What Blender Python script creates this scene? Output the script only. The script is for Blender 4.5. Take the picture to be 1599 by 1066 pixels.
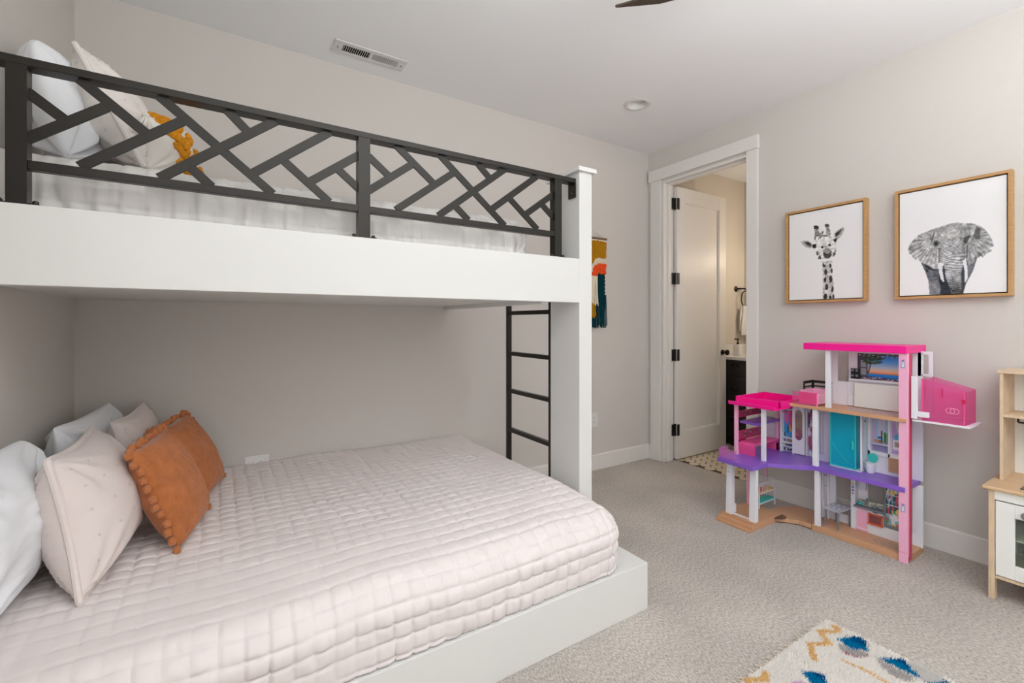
import bpy, bmesh, math, random
import numpy as np
from mathutils import Vector, Matrix
random.seed(7)
rng = np.random.default_rng(11)
for o in list(bpy.data.objects): bpy.data.objects.remove(o)
C = bpy.context.scene.collection
sc = bpy.context.scene

# ------------------------------------------------------------------ camera, world, light, exposure
YB, XR, XL, YF, H = 2.82, 3.25, -0.574, -1.6, 2.74     # back / right / left / front wall planes, ceiling height
cd = bpy.data.cameras.new('camera'); cam = bpy.data.objects.new('camera', cd); C.objects.link(cam)
cd.sensor_width = 36; cd.lens = 36*710.55/1599
cd.shift_y = -(533-504.1)/1599
cd.clip_start = 0.01
cam.location = (0, 0, 1.2153); cam.rotation_euler = (math.radians(90), 0, math.radians(57.622-90))
sc.camera = cam

w = bpy.data.worlds.new('daylight'); sc.world = w; w.use_nodes = True
bg = w.node_tree.nodes['Background']; bg.inputs[0].default_value = (0.80, 0.88, 1.0, 1); bg.inputs[1].default_value = 1.0

def area(name, loc, rot, sx, sy, power, col):
    l = bpy.data.lights.new(name, 'AREA'); l.shape = 'RECTANGLE'; l.size = sx; l.size_y = sy
    l.energy = power; l.color = col
    o = bpy.data.objects.new(name, l); C.objects.link(o); o.location = loc; o.rotation_euler = rot
    return o
# daylight entering by the two windows behind the camera
area('daylight_front_window', (2.25, YF+0.03, 1.50), (math.radians(90), 0, 0), 1.50, 1.60, 12, (0.95, 0.98, 1.0))
area('daylight_left_window', (XL+0.03, -0.55, 1.50), (math.radians(90), 0, math.radians(-90)), 1.60, 1.60, 28, (0.96, 0.985, 1.0))
# added ceiling-bounce fill beside the camera, standing in for the photographer's strobe
area('bounce_fill', (1.15, -0.65, 1.80), (math.radians(180), 0, 0), 1.5, 1.5, 118, (0.975, 0.99, 1.0))
vs = sc.view_settings
sc.display_settings.display_device = 'sRGB'
vs.view_transform = 'Standard'; vs.look = 'None'; vs.gamma = 1; vs.use_curve_mapping = False
vs.exposure = -0.37
sc.cycles.use_denoising = True
sc.cycles.diffuse_bounces = 6

# ------------------------------------------------------------------ helpers
def lin(c):
    c = c/255.0
    return c/12.92 if c <= 0.04045 else ((c+0.055)/1.055)**2.4
def L3(rgb): return tuple(lin(v) for v in rgb)
LUT = np.array([lin(v) for v in range(256)])

def mat(name, rgb, rough=0.5, metal=0.0, spec=0.5, bump=None, var=None, coat=0.0, attr=False, sheen=0.0):
    m = bpy.data.materials.new(name); m.use_nodes = True
    nt = m.node_tree; b = nt.nodes['Principled BSDF']
    col = (*L3(rgb), 1)
    b.inputs['Base Color'].default_value = col
    b.inputs['Roughness'].default_value = rough; b.inputs['Metallic'].default_value = metal
    b.inputs['Specular IOR Level'].default_value = spec
    if coat: b.inputs['Coat Weight'].default_value = coat
    if sheen:
        b.inputs['Sheen Weight'].default_value = sheen; b.inputs['Sheen Roughness'].default_value = 0.5
    tc = nt.nodes.new('ShaderNodeTexCoord')
    if attr:
        a = nt.nodes.new('ShaderNodeAttribute'); a.attribute_name = 'Col'
        nt.links.new(a.outputs['Color'], b.inputs['Base Color'])
    if var:
        scale, amt = var[0], var[1]
        n = nt.nodes.new('ShaderNodeTexNoise'); n.inputs['Scale'].default_value = scale; n.inputs['Detail'].default_value = 4
        mp = nt.nodes.new('ShaderNodeMapping')
        if len(var) > 2: mp.inputs['Scale'].default_value = var[2]
        nt.links.new(tc.outputs['Object'], mp.inputs[0]); nt.links.new(mp.outputs[0], n.inputs['Vector'])
        r = nt.nodes.new('ShaderNodeValToRGB')
        r.color_ramp.elements[0].position = 0.3; r.color_ramp.elements[1].position = 0.7
        r.color_ramp.elements[0].color = tuple(max(0, c*(1-amt)) for c in col[:3])+(1,)
        r.color_ramp.elements[1].color = tuple(min(1, c*(1+amt)) for c in col[:3])+(1,)
        nt.links.new(n.outputs[0], r.inputs[0]); nt.links.new(r.outputs[0], b.inputs['Base Color'])
    if bump:
        n = nt.nodes.new('ShaderNodeTexNoise'); n.inputs['Scale'].default_value = bump[0]; n.inputs['Detail'].default_value = 5
        nt.links.new(tc.outputs['Object'], n.inputs['Vector'])
        bp = nt.nodes.new('ShaderNodeBump'); bp.inputs['Strength'].default_value = bump[1]; bp.inputs['Distance'].default_value = bump[2]
        nt.links.new(n.outputs[0], bp.inputs['Height']); nt.links.new(bp.outputs[0], b.inputs['Normal'])
    return m

def clear(name, rgb, alpha, rough=0.12):          # tinted see-through plastic
    m = bpy.data.materials.new(name); m.use_nodes = True
    nt = m.node_tree; b = nt.nodes['Principled BSDF']; out = nt.nodes['Material Output']
    b.inputs['Base Color'].default_value = (*L3(rgb), 1); b.inputs['Roughness'].default_value = rough
    t = nt.nodes.new('ShaderNodeBsdfTransparent')
    k = L3(rgb); mx = max(k); t.inputs[0].default_value = (*[0.58+0.42*v/mx for v in k], 1)
    mix = nt.nodes.new('ShaderNodeMixShader'); mix.inputs[0].default_value = alpha
    nt.links.new(t.outputs[0], mix.inputs[1]); nt.links.new(b.outputs[0], mix.inputs[2]); nt.links.new(mix.outputs[0], out.inputs[0])
    return m

M = {}
M['wall'] = mat('wall_paint', (205, 200.4, 195), 0.75, spec=0.25, bump=(260, 0.12, 0.001))
M['ceil'] = mat('ceiling_paint', (234, 235, 236), 0.9, spec=0.1)
M['trim'] = mat('trim_paint', (224, 221, 217), 0.4, spec=0.4)
M['whitewood'] = mat('white_lacquer', (216, 216, 213), 0.38, spec=0.4)
M['metal'] = mat('dark_bronze_metal', (38, 35, 31), 0.34, metal=0.45, spec=0.5, bump=(500, 0.06, 0.0006))
M['black'] = mat('oil_rubbed_black', (26, 24, 23), 0.38, metal=0.4)
M['quilt'] = mat('blush_quilt_cotton', (223, 215, 213), 0.85, spec=0.15, bump=(700, 0.15, 0.0008), sheen=0.15)
M['upquilt'] = mat('cream_quilt_cotton', (226, 223, 219), 0.85, spec=0.15, bump=(700, 0.15, 0.0008), sheen=0.15)
M['sham'] = mat('blush_sham_cotton', (222, 211, 207), 0.85, spec=0.15, bump=(800, 0.15, 0.0008), sheen=0.15)
M['upsham'] = mat('cream_sham_cotton', (222, 216, 211), 0.85, spec=0.15, bump=(800, 0.15, 0.0008))
M['white'] = mat('white_pillowcase', (228, 230, 233), 0.85, spec=0.15, bump=(900, 0.12, 0.0006), sheen=0.1)
M['thread'] = mat('stitch_thread', (196, 182, 178), 0.9, spec=0.1)
M['rust'] = mat('rust_corduroy', (176, 106, 60), 0.9, spec=0.1, bump=(900, 0.3, 0.001), var=(30, 0.14), sheen=0.4)
M['natural'] = mat('natural_linen', (222, 217, 209), 0.9, spec=0.1, bump=(900, 0.3, 0.001))
M['mustard'] = mat('mustard_yarn', (205, 138, 38), 0.95, spec=0.05, bump=(400, 0.5, 0.002), var=(90, 0.25))
M['oak'] = mat('light_oak', (188, 146, 96), 0.45, var=(14, 0.12, (1, 1, 9)), spec=0.4)
M['oakdark'] = mat('frame_gap_black', (40, 32, 26), 0.8)
M['print'] = mat('printed_canvas', (240, 240, 240), 0.7, spec=0.2, attr=True)
M['sticker'] = mat('printed_sticker', (240, 240, 240), 0.35, spec=0.4, attr=True)
M['vent'] = mat('vent_enamel', (212, 211, 208), 0.5)
M['void'] = mat('vent_void', (40, 40, 40), 0.9, spec=0.0)
M['lens'] = mat('frosted_lens', (226, 225, 222), 0.55)
M['fan'] = mat('fan_blade_walnut', (62, 50, 40), 0.45, var=(10, 0.2, (6, 1, 1)))
M['plate'] = mat('outlet_plastic', (224, 223, 220), 0.35)
M['birch'] = mat('birch_ply', (214, 190, 160), 0.5, var=(16, 0.10, (1, 8, 1)), spec=0.35)
M['birchtop'] = mat('birch_worktop', (206, 174, 138), 0.4, var=(12, 0.10, (8, 1, 1)), spec=0.4)
M['kwhite'] = mat('toy_white_board', (235, 235, 231), 0.4)
M['cooktop'] = mat('dark_cooktop', (40, 44, 46), 0.15)
M['ovenin'] = mat('oven_interior', (108, 108, 98), 0.6)
M['glass'] = clear('oven_window_acrylic', (120, 125, 118), 0.25)
M['steel'] = mat('brushed_steel', (170, 170, 170), 0.35, metal=0.9)
# bathroom
M['bathwall'] = mat('bath_wall_paint', (214, 206, 195), 0.7, spec=0.25)
M['tile'] = mat('cream_floor_tile', (214, 200, 176), 0.4, var=(9, 0.08))
M['grout'] = mat('dark_tile_line', (84, 66, 46), 0.9)
M['espresso'] = mat('espresso_cabinet', (46, 40, 38), 0.45)
M['quartz'] = mat('white_quartz', (232, 230, 226), 0.25)
M['towel'] = mat('white_towel', (236, 234, 230), 0.95, bump=(300, 0.5, 0.003))
# dollhouse
M['dwhite'] = mat('doll_white_plastic', (228, 229, 236), 0.35)
M['dlav'] = mat('doll_lavender_white', (214, 212, 230), 0.4)
M['purple'] = mat('doll_purple_plastic', (132, 92, 196), 0.32)
M['mag'] = mat('doll_magenta_plastic', (244, 16, 146), 0.35)
M['pink'] = mat('doll_pink_plastic', (240, 176, 206), 0.35)
M['hot'] = mat('doll_hot_pink_plastic', (226, 82, 148), 0.35)
M['crim'] = mat('doll_crimson_plastic', (200, 28, 84), 0.35)
M['dtan'] = mat('doll_tan_plastic', (201, 154, 118), 0.45)
M['teal'] = clear('teal_shower_plastic', (0, 182, 212), 0.70)
M['teals'] = mat('teal_plastic', (52, 190, 186), 0.35)
M['pinkc'] = clear('clear_pink_plastic', (246, 136, 198), 0.20)
M['lavc'] = clear('clear_lavender_plastic', (215, 150, 205), 0.25)
M['dgrey'] = mat('doll_grey_plastic', (122, 128, 138), 0.4)
M['dsilver'] = mat('doll_silver_plastic', (186, 188, 192), 0.3, metal=0.5)
M['dblack'] = mat('doll_black_plastic', (18, 18, 20), 0.4)
M['orangep'] = mat('doll_orange_red_plastic', (222, 96, 66), 0.35)
M['wick'] = mat('doll_wicker_tan', (176, 138, 108), 0.6, bump=(260, 0.8, 0.002))
M['cream'] = mat('doll_cream_panel', (226, 227, 222), 0.45)
# wall hanging
M['mustw'] = mat('mustard_wool', (178, 128, 28), 0.95, spec=0.05)
M['coral'] = mat('coral_wool', (232, 88, 44), 0.95, spec=0.05)
M['tealw'] = mat('dark_teal_wool', (14, 58, 66), 0.95, spec=0.05)
M['creamw'] = mat('cream_wool', (226, 214, 192), 0.95, spec=0.05)
M['dowel'] = mat('wood_dowel', (120, 92, 74), 0.6)

class MB:                                               # collects boxes, bars and tubes into ONE mesh
    def __init__(s): s.v = []; s.f = []; s.smooth = False
    def add(s, vs_, fs):
        n = len(s.v); s.v += [tuple(map(float, q)) for q in vs_]; s.f += [tuple(n+i for i in f) for f in fs]; return s
    def box(s, x0, x1, y0, y1, z0, z1):
        x0, x1 = min(x0, x1), max(x0, x1); y0, y1 = min(y0, y1), max(y0, y1); z0, z1 = min(z0, z1), max(z0, z1)
        return s.add([(x0,y0,z0),(x1,y0,z0),(x1,y1,z0),(x0,y1,z0),(x0,y0,z1),(x1,y0,z1),(x1,y1,z1),(x0,y1,z1)],
                     [(0,3,2,1),(4,5,6,7),(0,1,5,4),(1,2,6,5),(2,3,7,6),(3,0,4,7)])
    def prism(s, pts, axis, a, b):                      # polygon (u,v) extruded along an axis from a to b
        n = len(pts)
        def P(u, v, t): return {0:(t,u,v), 1:(u,t,v), 2:(u,v,t)}[axis]
        V = [P(u,v,a) for u,v in pts]+[P(u,v,b) for u,v in pts]
        return s.add(V, [tuple(range(n))[::-1], tuple(range(n,2*n))]+[(i,(i+1)%n,n+(i+1)%n,n+i) for i in range(n)])
    def tube(s, pts, r, n=10, closed=False):
        pts = [Vector(p) for p in pts]; k = len(pts); rs = r if isinstance(r, (list, tuple)) else [r]*k
        V = []; up = None
        for i, p in enumerate(pts):
            if closed: d = pts[(i+1)%k]-pts[i-1]
            else: d = pts[min(i+1,k-1)]-pts[max(i-1,0)]
            d.normalize()
            if up is None:
                up = Vector((0,0,1)) if abs(d.z) < .9 else Vector((1,0,0))
            a = (up-d*up.dot(d)).normalized(); b = d.cross(a); up = a
            for j in range(n):
                t = 2*math.pi*j/n; V.append(p+(a*math.cos(t)+b*math.sin(t))*rs[i])
        F = []
        for i in range(k if closed else k-1):
            i2 = (i+1)%k
            for j in range(n): F.append((i*n+j, i*n+(j+1)%n, i2*n+(j+1)%n, i2*n+j))
        if not closed: F += [tuple(range(n))[::-1], tuple((k-1)*n+j for j in range(n))]
        s.smooth = True
        return s.add(V, F)
    def lathe(s, prof, c, axis=2, n=24):                # prof: (radius, height) along the axis from c
        V = []
        for r, h in prof:
            for j in range(n):
                t = 2*math.pi*j/n; a, b = r*math.cos(t), r*math.sin(t)
                q = {2:(a,b,h), 1:(a,h,b), 0:(h,a,b)}[axis]
                V.append((c[0]+q[0], c[1]+q[1], c[2]+q[2]))
        F = []; k = len(prof)
        for i in range(k-1):
            for j in range(n):
                q = (i*n+j, i*n+(j+1)%n, (i+1)*n+(j+1)%n, (i+1)*n+j)
                F.append(q)
        F += [tuple(range(n))[::-1], tuple((k-1)*n+j for j in range(n))]
        s.smooth = True
        return s.add(V, F)
    def ball(s, c, r, n=8, m=6, sq=(1,1,1)):
        prof = [(max(1e-4, r*math.sin(math.pi*i/m)), -r*math.cos(math.pi*i/m)) for i in range(m+1)]
        k = len(s.v); s.lathe(prof, (0,0,0), 2, n)
        for i in range(k, len(s.v)):
            q = s.v[i]; s.v[i] = (c[0]+q[0]*sq[0], c[1]+q[1]*sq[1], c[2]+q[2]*sq[2])
        return s
    def bar(s, p, q, wdt, dep, nrm):                    # rectangular bar from p to q; dep along nrm
        p, q, nrm = Vector(p), Vector(q), Vector(nrm).normalized()
        d = (q-p).normalized(); a = d.cross(nrm).normalized()*wdt/2; b = nrm*dep/2
        V = [p-a-b, p+a-b, p+a+b, p-a+b, q-a-b, q+a-b, q+a+b, q-a+b]
        return s.add(V, [(0,3,2,1),(4,5,6,7),(0,1,5,4),(1,2,6,5),(2,3,7,6),(3,0,4,7)])
    def build(s, name, m, parent=None, bevel=0.0, seg=2, colors=None):
        return link(name, s.v, s.f, m, parent, s.smooth, bevel, seg, colors)

def worldloc(o):
    v = Vector((0,0,0))
    while o is not None: v += o.location; o = o.parent
    return v

def link(name, V, F, m, parent=None, smooth=False, bevel=0.0, seg=2, colors=None, fixn=True):
    me = bpy.data.meshes.new(name)
    me.from_pydata([tuple(q) for q in V], [], [tuple(f) for f in F])
    if fixn:
        bm = bmesh.new(); bm.from_mesh(me); bmesh.ops.recalc_face_normals(bm, faces=bm.faces); bm.to_mesh(me); bm.free()
    me.materials.append(M[m] if isinstance(m, str) else m)
    if smooth:
        me.polygons.foreach_set('use_smooth', [True]*len(me.polygons))
        try: me.set_sharp_from_angle(angle=math.radians(42))
        except Exception: pass
    if colors is not None:
        ca = me.color_attributes.new('Col', 'FLOAT_COLOR', 'POINT')
        a = np.ones((len(V), 4), np.float32); a[:, :3] = colors; ca.data.foreach_set('color', a.ravel())
    me.update()
    o = bpy.data.objects.new(name, me); C.objects.link(o)
    if parent is not None:
        o.parent = parent; o.location = -worldloc(parent)
    if bevel:
        md = o.modifiers.new('bevel', 'BEVEL'); md.width = bevel; md.segments = seg; md.limit_method = 'ANGLE'; md.angle_limit = math.radians(40)
    return o

def thing(name, label, cat, loc=(0,0,0), group=None):
    o = bpy.data.objects.new(name, None); C.objects.link(o); o.location = loc; o.empty_display_size = 0.05
    return tag(o, label, cat, group)
def tag(o, label, cat, group=None):
    o['label'] = label; o['category'] = cat
    if group: o['group'] = group
    return o
def struct(o): o['kind'] = 'structure'; return o

def smooth01(t): t = np.clip(t, 0, 1); return t*t*(3-2*t)
_tab = rng.random((32,32,32))
def vnoise(x, y, z=0.0):
    x, y, z = np.broadcast_arrays(np.asarray(x, float), np.asarray(y, float), np.asarray(z, float))
    xi, yi, zi = np.floor(x).astype(int), np.floor(y).astype(int), np.floor(z).astype(int)
    fx, fy, fz = smooth01(x-xi), smooth01(y-yi), smooth01(z-zi)
    r = 0
    for i in (0,1):
        for j in (0,1):
            for k in (0,1):
                r = r+_tab[(xi+i)%32,(yi+j)%32,(zi+k)%32]*(fx if i else 1-fx)*(fy if j else 1-fy)*(fz if k else 1-fz)
    return r*2-1
def fbm(x, y, z=0.0, o=3):
    r = 0; a = 1.0
    for i in range(o): r = r+a*vnoise(x*2**i+7*i, y*2**i+3*i, z*2**i); a *= .5
    return r
def gridfaces(n, m, off=0, wrap=False):
    i, j = np.meshgrid(np.arange(n-1), np.arange(m-1), indexing='ij'); a = off+i*m+j
    return np.stack([a, a+m, a+m+1, a+1], -1).reshape(-1, 4)

# ------------------------------------------------------------------ room shell
T = 0.12
def shell(name, boxes, m):
    b = MB()
    for q in boxes: b.box(*q)
    return struct(b.build(name, m))
# carpet
def carpet():
    m = bpy.data.materials.new('textured_loop_carpet'); m.use_nodes = True
    nt = m.node_tree; N = nt.nodes.new; Lk = nt.links.new; b = nt.nodes['Principled BSDF']
    b.inputs['Roughness'].default_value = 0.95; b.inputs['Specular IOR Level'].default_value = 0.05
    tc = N('ShaderNodeTexCoord'); mp = N('ShaderNodeMapping'); mp.inputs['Rotation'].default_value = (0,0,math.radians(35)); mp.inputs['Scale'].default_value = (1.0, 0.36, 1)
    Lk(tc.outputs['Object'], mp.inputs[0])
    n1 = N('ShaderNodeTexNoise'); n1.inputs['Scale'].default_value = 215; n1.inputs['Detail'].default_value = 3; n1.inputs['Roughness'].default_value = 0.7
    n2 = N('ShaderNodeTexNoise'); n2.inputs['Scale'].default_value = 2.6; n2.inputs['Detail'].default_value = 3
    n3 = N('ShaderNodeTexVoronoi'); n3.inputs['Scale'].default_value = 150
    Lk(mp.outputs[0], n1.inputs['Vector']); Lk(tc.outputs['Object'], n2.inputs['Vector']); Lk(mp.outputs[0], n3.inputs['Vector'])
    r = N('ShaderNodeValToRGB'); e = r.color_ramp.elements
    e[0].position = 0.30; e[0].color = (*L3((136, 128, 120)), 1); e[1].position = 0.72; e[1].color = (*L3((230, 223, 215)), 1)
    Lk(n1.outputs[0], r.inputs[0])
    r2 = N('ShaderNodeValToRGB'); e = r2.color_ramp.elements
    e[0].position = 0.35; e[0].color = (0.86,0.86,0.86,1); e[1].position = 0.65; e[1].color = (1,1,1,1); Lk(n2.outputs[0], r2.inputs[0])
    mx = N('ShaderNodeMixRGB'); mx.blend_type = 'MULTIPLY'; mx.inputs[0].default_value = 1
    Lk(r.outputs[0], mx.inputs[1]); Lk(r2.outputs[0], mx.inputs[2]); Lk(mx.outputs[0], b.inputs['Base Color'])
    ad = N('ShaderNodeMath'); ad.operation = 'SUBTRACT'; Lk(n1.outputs[0], ad.inputs[0]); Lk(n3.outputs['Distance'], ad.inputs[1])
    bp = N('ShaderNodeBump'); bp.inputs['Strength'].default_value = 0.5; bp.inputs['Distance'].default_value = 0.005
    Lk(ad.outputs[0], bp.inputs['Height']); Lk(bp.outputs[0], b.inputs['Normal'])
    return m
M['carpet'] = carpet()
shell('floor', [(XL-T, 3.385, YF-T, YB+T, -0.1, 0.0)], 'carpet')
LX, LY, LR, LS = 2.437, 2.213, .066, .12
cb_ = MB()
for q in ((XL-T, LX-LS, YF-T, YB+T), (LX+LS, XR+T, YF-T, YB+T), (LX-LS, LX+LS, YF-T, LY-LS), (LX-LS, LX+LS, LY+LS, YB+T)): cb_.box(*q, H, H+0.1)
ring = [(math.cos(2*math.pi*k/40), math.sin(2*math.pi*k/40)) for k in range(40)]
V = [(LX+LR*c, LY+LR*t, H) for c, t in ring]+[(LX+LS*c/max(abs(c), abs(t)), LY+LS*t/max(abs(c), abs(t)), H) for c, t in ring]+[(LX+LR*c, LY+LR*t, H+.09) for c, t in ring]
cb_.add(V, [(k, (k+1)%40, 40+(k+1)%40, 40+k) for k in range(40)]+[(k, (k+1)%40, 80+(k+1)%40, 80+k) for k in range(40)]+[tuple(range(80,120))])
struct(cb_.build('ceiling', 'ceil'))
shell('wall_back', [(XL-T, XR+T, YB, YB+T, 0, H)], 'wall')
# left wall with its window opening, front wall with its window opening, right wall with its doorway
WY0, WY1, WZ0, WZ1 = -1.35, 0.25, 0.70, 2.30
shell('wall_left', [(XL-T, XL, YF-T, WY0, 0, H), (XL-T, XL, WY1, YB, 0, H), (XL-T, XL, WY0, WY1, 0, WZ0), (XL-T, XL, WY0, WY1, WZ1, H)], 'wall')
FX0, FX1 = 1.5, 3.0
shell('wall_front', [(XL, FX0, YF-T, YF, 0, H), (FX1, XR, YF-T, YF, 0, H), (FX0, FX1, YF-T, YF, 0, WZ0), (FX0, FX1, YF-T, YF, WZ1, H)], 'wall')
DY0, DY1, DZ = 1.885, 2.665, 2.455
shell('wall_right', [(XR, XR+T, YF-T, DY0, 0, H), (XR, XR+T, DY1, YB, 0, H), (XR, XR+T, DY0, DY1, DZ, H)], 'wall')
def window(name, axis, plane, a0, a1, out):
    r = MB(); fw, d = 0.07, 0.10
    def bx(u0,u1,z0,z1,t0,t1):
        if axis == 1: r.box(u0,u1,plane+t0,plane+t1,z0,z1)
        else: r.box(plane+t0,plane+t1,u0,u1,z0,z1)
    t0, t1 = sorted((0.02*out, d*out))
    for z0, z1 in ((WZ0, WZ0+fw), (WZ1-fw, WZ1)): bx(a0, a1, z0, z1, t0, t1)
    for u0, u1 in ((a0, a0+fw), (a1-fw, a1), ((a0+a1)/2-0.03, (a0+a1)/2+0.03)): bx(u0, u1, WZ0+fw, WZ1-fw, t0, t1)
    return struct(r.build(name, 'trim'))
window('window_1', 1, YF, FX0, FX1, -1); window('window_2', 0, XL, WY0, WY1, -1)

# baseboards with a small eased top edge
BH, BT = 0.127, 0.015
def baseboard(name, axis, plane, sgn, a0, a1):
    b = MB(); prof = [(0,0),(BT,0),(BT,BH-0.006),(BT-0.006,BH),(0,BH)]
    if axis == 1: b.prism([(plane+sgn*t, z) for t, z in prof], 0, a0, a1)      # runs along X: (y,z) section
    else:
        pts = [(plane+sgn*t, z) for t, z in prof]
        n = len(pts); V = [(x,a0,z) for x,z in pts]+[(x,a1,z) for x,z in pts]
        b.add(V, [tuple(range(n)), tuple(range(n,2*n))]+[(i,(i+1)%n,n+(i+1)%n,n+i) for i in range(n)])
    return struct(b.build(name, 'trim'))
baseboard('baseboard_back', 1, YB, -1, XL, XR-BT)
baseboard('baseboard_right', 0, XR, -1, YF, 1.812)
baseboard('baseboard_corner', 0, XR, -1, 2.782, YB)
baseboard('baseboard_left', 0, XL, 1, YF, YB)

# doorway trim (casing, jambs, header)
CT = 0.018
struct(MB().box(XR-CT, XR, 2.672, 2.780, 0, 2.470).build('trim_1', 'trim', bevel=.003))
struct(MB().box(XR-CT, XR, 1.812, 1.897, 0, 2.470).build('trim_2', 'trim', bevel=.003))
struct(MB().box(XR-CT-0.010, XR, 1.806, 2.797, 2.470, 2.567).build('trim_3', 'trim', bevel=.003))
jb = MB().box(XR-0.004, XR+T+0.006, 2.645, 2.664, 0, 2.436).box(XR-0.004, XR+T+0.006, 1.886, 1.902, 0, 2.436).box(XR-0.004, XR+T+0.006, 1.886, 2.664, 2.436, 2.454)
jb.box(XR+0.045, XR+0.085, 2.633, 2.645, 0, 2.425).box(XR+0.045, XR+0.085, 1.902, 1.914, 0, 2.425).box(XR+0.045, XR+0.085, 1.902, 2.645, 2.424, 2.436)
struct(jb.build('trim_4', 'trim', bevel=.002))

# door leaf, swung 90 degrees into the bathroom: a single recessed panel
dx0, dx1, dy0, dy1, dz0, dz1 = 3.381, 4.108, 2.610, 2.645, 0.012, 2.420
st = 0.105
dl = struct(MB().box(dx0, dx0+st, dy0, dy1, dz0, dz1).box(dx1-st, dx1, dy0, dy1, dz0, dz1)
     .box(dx0+st, dx1-st, dy0, dy1, dz1-0.125, dz1).box(dx0+st, dx1-st, dy0, dy1, dz0, dz0+0.235).build('door_1', 'trim', bevel=.002))
MB().box(dx0+st-.004, dx1-st+.004, dy0+0.015, dy1-0.010, dz0+0.23, dz1-0.12).build('door_panel', 'trim', dl)
mo = MB(); mm = 0.010
for q in ((dx0+st, dx0+st+mm, dz0+0.235, dz1-0.125), (dx1-st-mm, dx1-st, dz0+0.235, dz1-0.125)): mo.box(q[0], q[1], dy0+0.004, dy0+0.016, q[2], q[3])
for q in ((dz0+0.235, dz0+0.235+mm), (dz1-0.125-mm, dz1-0.125)): mo.box(dx0+st, dx1-st, dy0+0.004, dy0+0.016, *q)
mo.build('panel_moulding', 'trim', dl, bevel=.002)
for z in (2.268, 1.607, 0.932, 0.270):
    h = MB().box(3.336, 3.376, 2.627, 2.634, z-0.050, z+0.050).box(3.378, 3.408, 2.604, 2.611, z-0.050, z+0.050)
    h.tube([(3.379, 2.628, z-0.052), (3.379, 2.628, z+0.052)], 0.009, 10).build('hinge', 'black', dl, bevel=.001)
kb = MB()
for s in (-1, 1):
    y = dy0 if s < 0 else dy1
    kb.lathe([(0.026,0),(0.026,0.006*s),(0.011,0.010*s),(0.011,0.030*s),(0.022,0.036*s),(0.027,0.048*s),(0.024,0.060*s),(0.010,0.066*s)], (dx1-0.06, y, 0.935), 1, 20)
kb.build('door_knob', 'black', dl)

# ------------------------------------------------------------------ bathroom beyond the door
BX0, BX1, BY0, BY1 = XR+T, 4.78, 0.9, 2.825
shell('wall_bathroom_back', [(BX0, BX1+T, BY1, BY1+T, 0, H)], 'bathwall')
shell('wall_bathroom_right', [(BX1, BX1+T, BY0, BY1, 0, H)], 'bathwall')
shell('wall_bathroom_front', [(BX0, BX1+T, BY0-T, BY0, 0, H)], 'bathwall')
shell('ceiling_bathroom', [(BX0, BX1+T, BY0-T, BY1+T, H, H+0.1)], 'ceil')
fb = shell('floor_bathroom', [(3.385, BX1+T, BY0-T, BY1+T, -0.1, 0.001)], 'grout')
# cream tiles: hexagons with clipped corners, so dark little stars open where three meet
hexr, cell = 0.0430, 0.087
def hexmesh():
    V = []; ang = []
    for k in range(6):
        for d in (-14, 14): ang.append(math.radians(60*k+30+d))
    ring = [(hexr*math.cos(a), hexr*math.sin(a)) for a in ang]
    V = [(x,y,0) for x,y in ring]+[(x*.985,y*.985,0.0012) for x,y in ring]
    F = [tuple(range(12,24))]+[(i,(i+1)%12,12+(i+1)%12,12+i) for i in range(12)]
    me = bpy.data.meshes.new('tile'); me.from_pydata(V, [], F); me.materials.append(M['tile']); me.update(); return me
hm = hexmesh(); row = 0; y = 1.72
while y < BY1-0.03:
    x = 3.43+(cell/2 if row % 2 else 0)
    while x < 4.30:
        if x-hexr > 3.386 and y+hexr < BY1:
            o = bpy.data.objects.new('tile', hm); C.objects.link(o); o.parent = fb; o.location = (x, y, 0.001)
        x += cell
    y += cell*0.866; row += 1
# vanity
vx0, vy0, vy1 = 4.22, 1.55, 2.815
va = thing('bathroom_vanity', 'dark espresso bathroom vanity with cup pulls seen through the doorway', 'cabinet', (4.5, 2.2, 0))
MB().box(vx0+0.02, BX1-.001, vy0, vy1, 0.09, 0.855).box(vx0+0.07, BX1-.001, vy0, vy1, 0.002, 0.09).build('carcass', 'espresso', va)
def cup(yc, zc, par):
    c = MB(); n = 12; V = []
    for i in range(n+1):
        a = math.pi*i/n
        for r, dpt in ((0.043, 0.0), (0.040, 0.016), (0.026, 0.024), (0.0, 0.026)):
            V.append((vx0-dpt, yc+r*math.cos(a), zc+0.8*r*math.sin(a)))
    F = [(i*4+j, i*4+j+1, i*4+5+j, i*4+4+j) for i in range(n) for j in range(3)]
    c.add(V, F); c.smooth = True; c.box(vx0-.003, vx0, yc-.047, yc+.047, zc-.003, zc+.002)
    c.build('cup_pull', 'black', par)
for k in range(3):
    a, b = vy1-0.02-0.42*k, vy1-0.02-0.42*k-0.40
    for z0, z1 in ((0.70, 0.845), (0.40, 0.69), (0.10, 0.39)):
        d = MB().box(vx0+.004, vx0+.02, b, a, z0, z1).box(vx0, vx0+.006, b, a, z0, z0+.03).box(vx0, vx0+.006, b, a, z1-.03, z1).box(vx0, vx0+.006, b, b+.03, z0, z1).box(vx0, vx0+.006, a-.03, a, z0, z1).build('drawer', 'espresso', va, bevel=.0015)
        cup((a+b)/2, (z0+z1)/2+0.015, d)
ct = tag(MB().box(vx0-0.025, BX1, vy0-0.02, BY1, 0.855, 0.885).box(vx0-0.02, BX1, BY1-0.02, BY1, 0.885, 0.99).build('countertop', 'quartz', bevel=.003),
    'white stone countertop with side splash on the dark bathroom vanity', 'countertop')
sd = thing('soap_dispenser', 'white square soap dispenser with black pump on the bathroom counter', 'soap dispenser', (4.42, 2.68, 0.885))
MB().box(4.385, 4.455, 2.645, 2.715, 0.885, 1.0).build('bottle', 'quartz', sd, bevel=.008)
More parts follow.
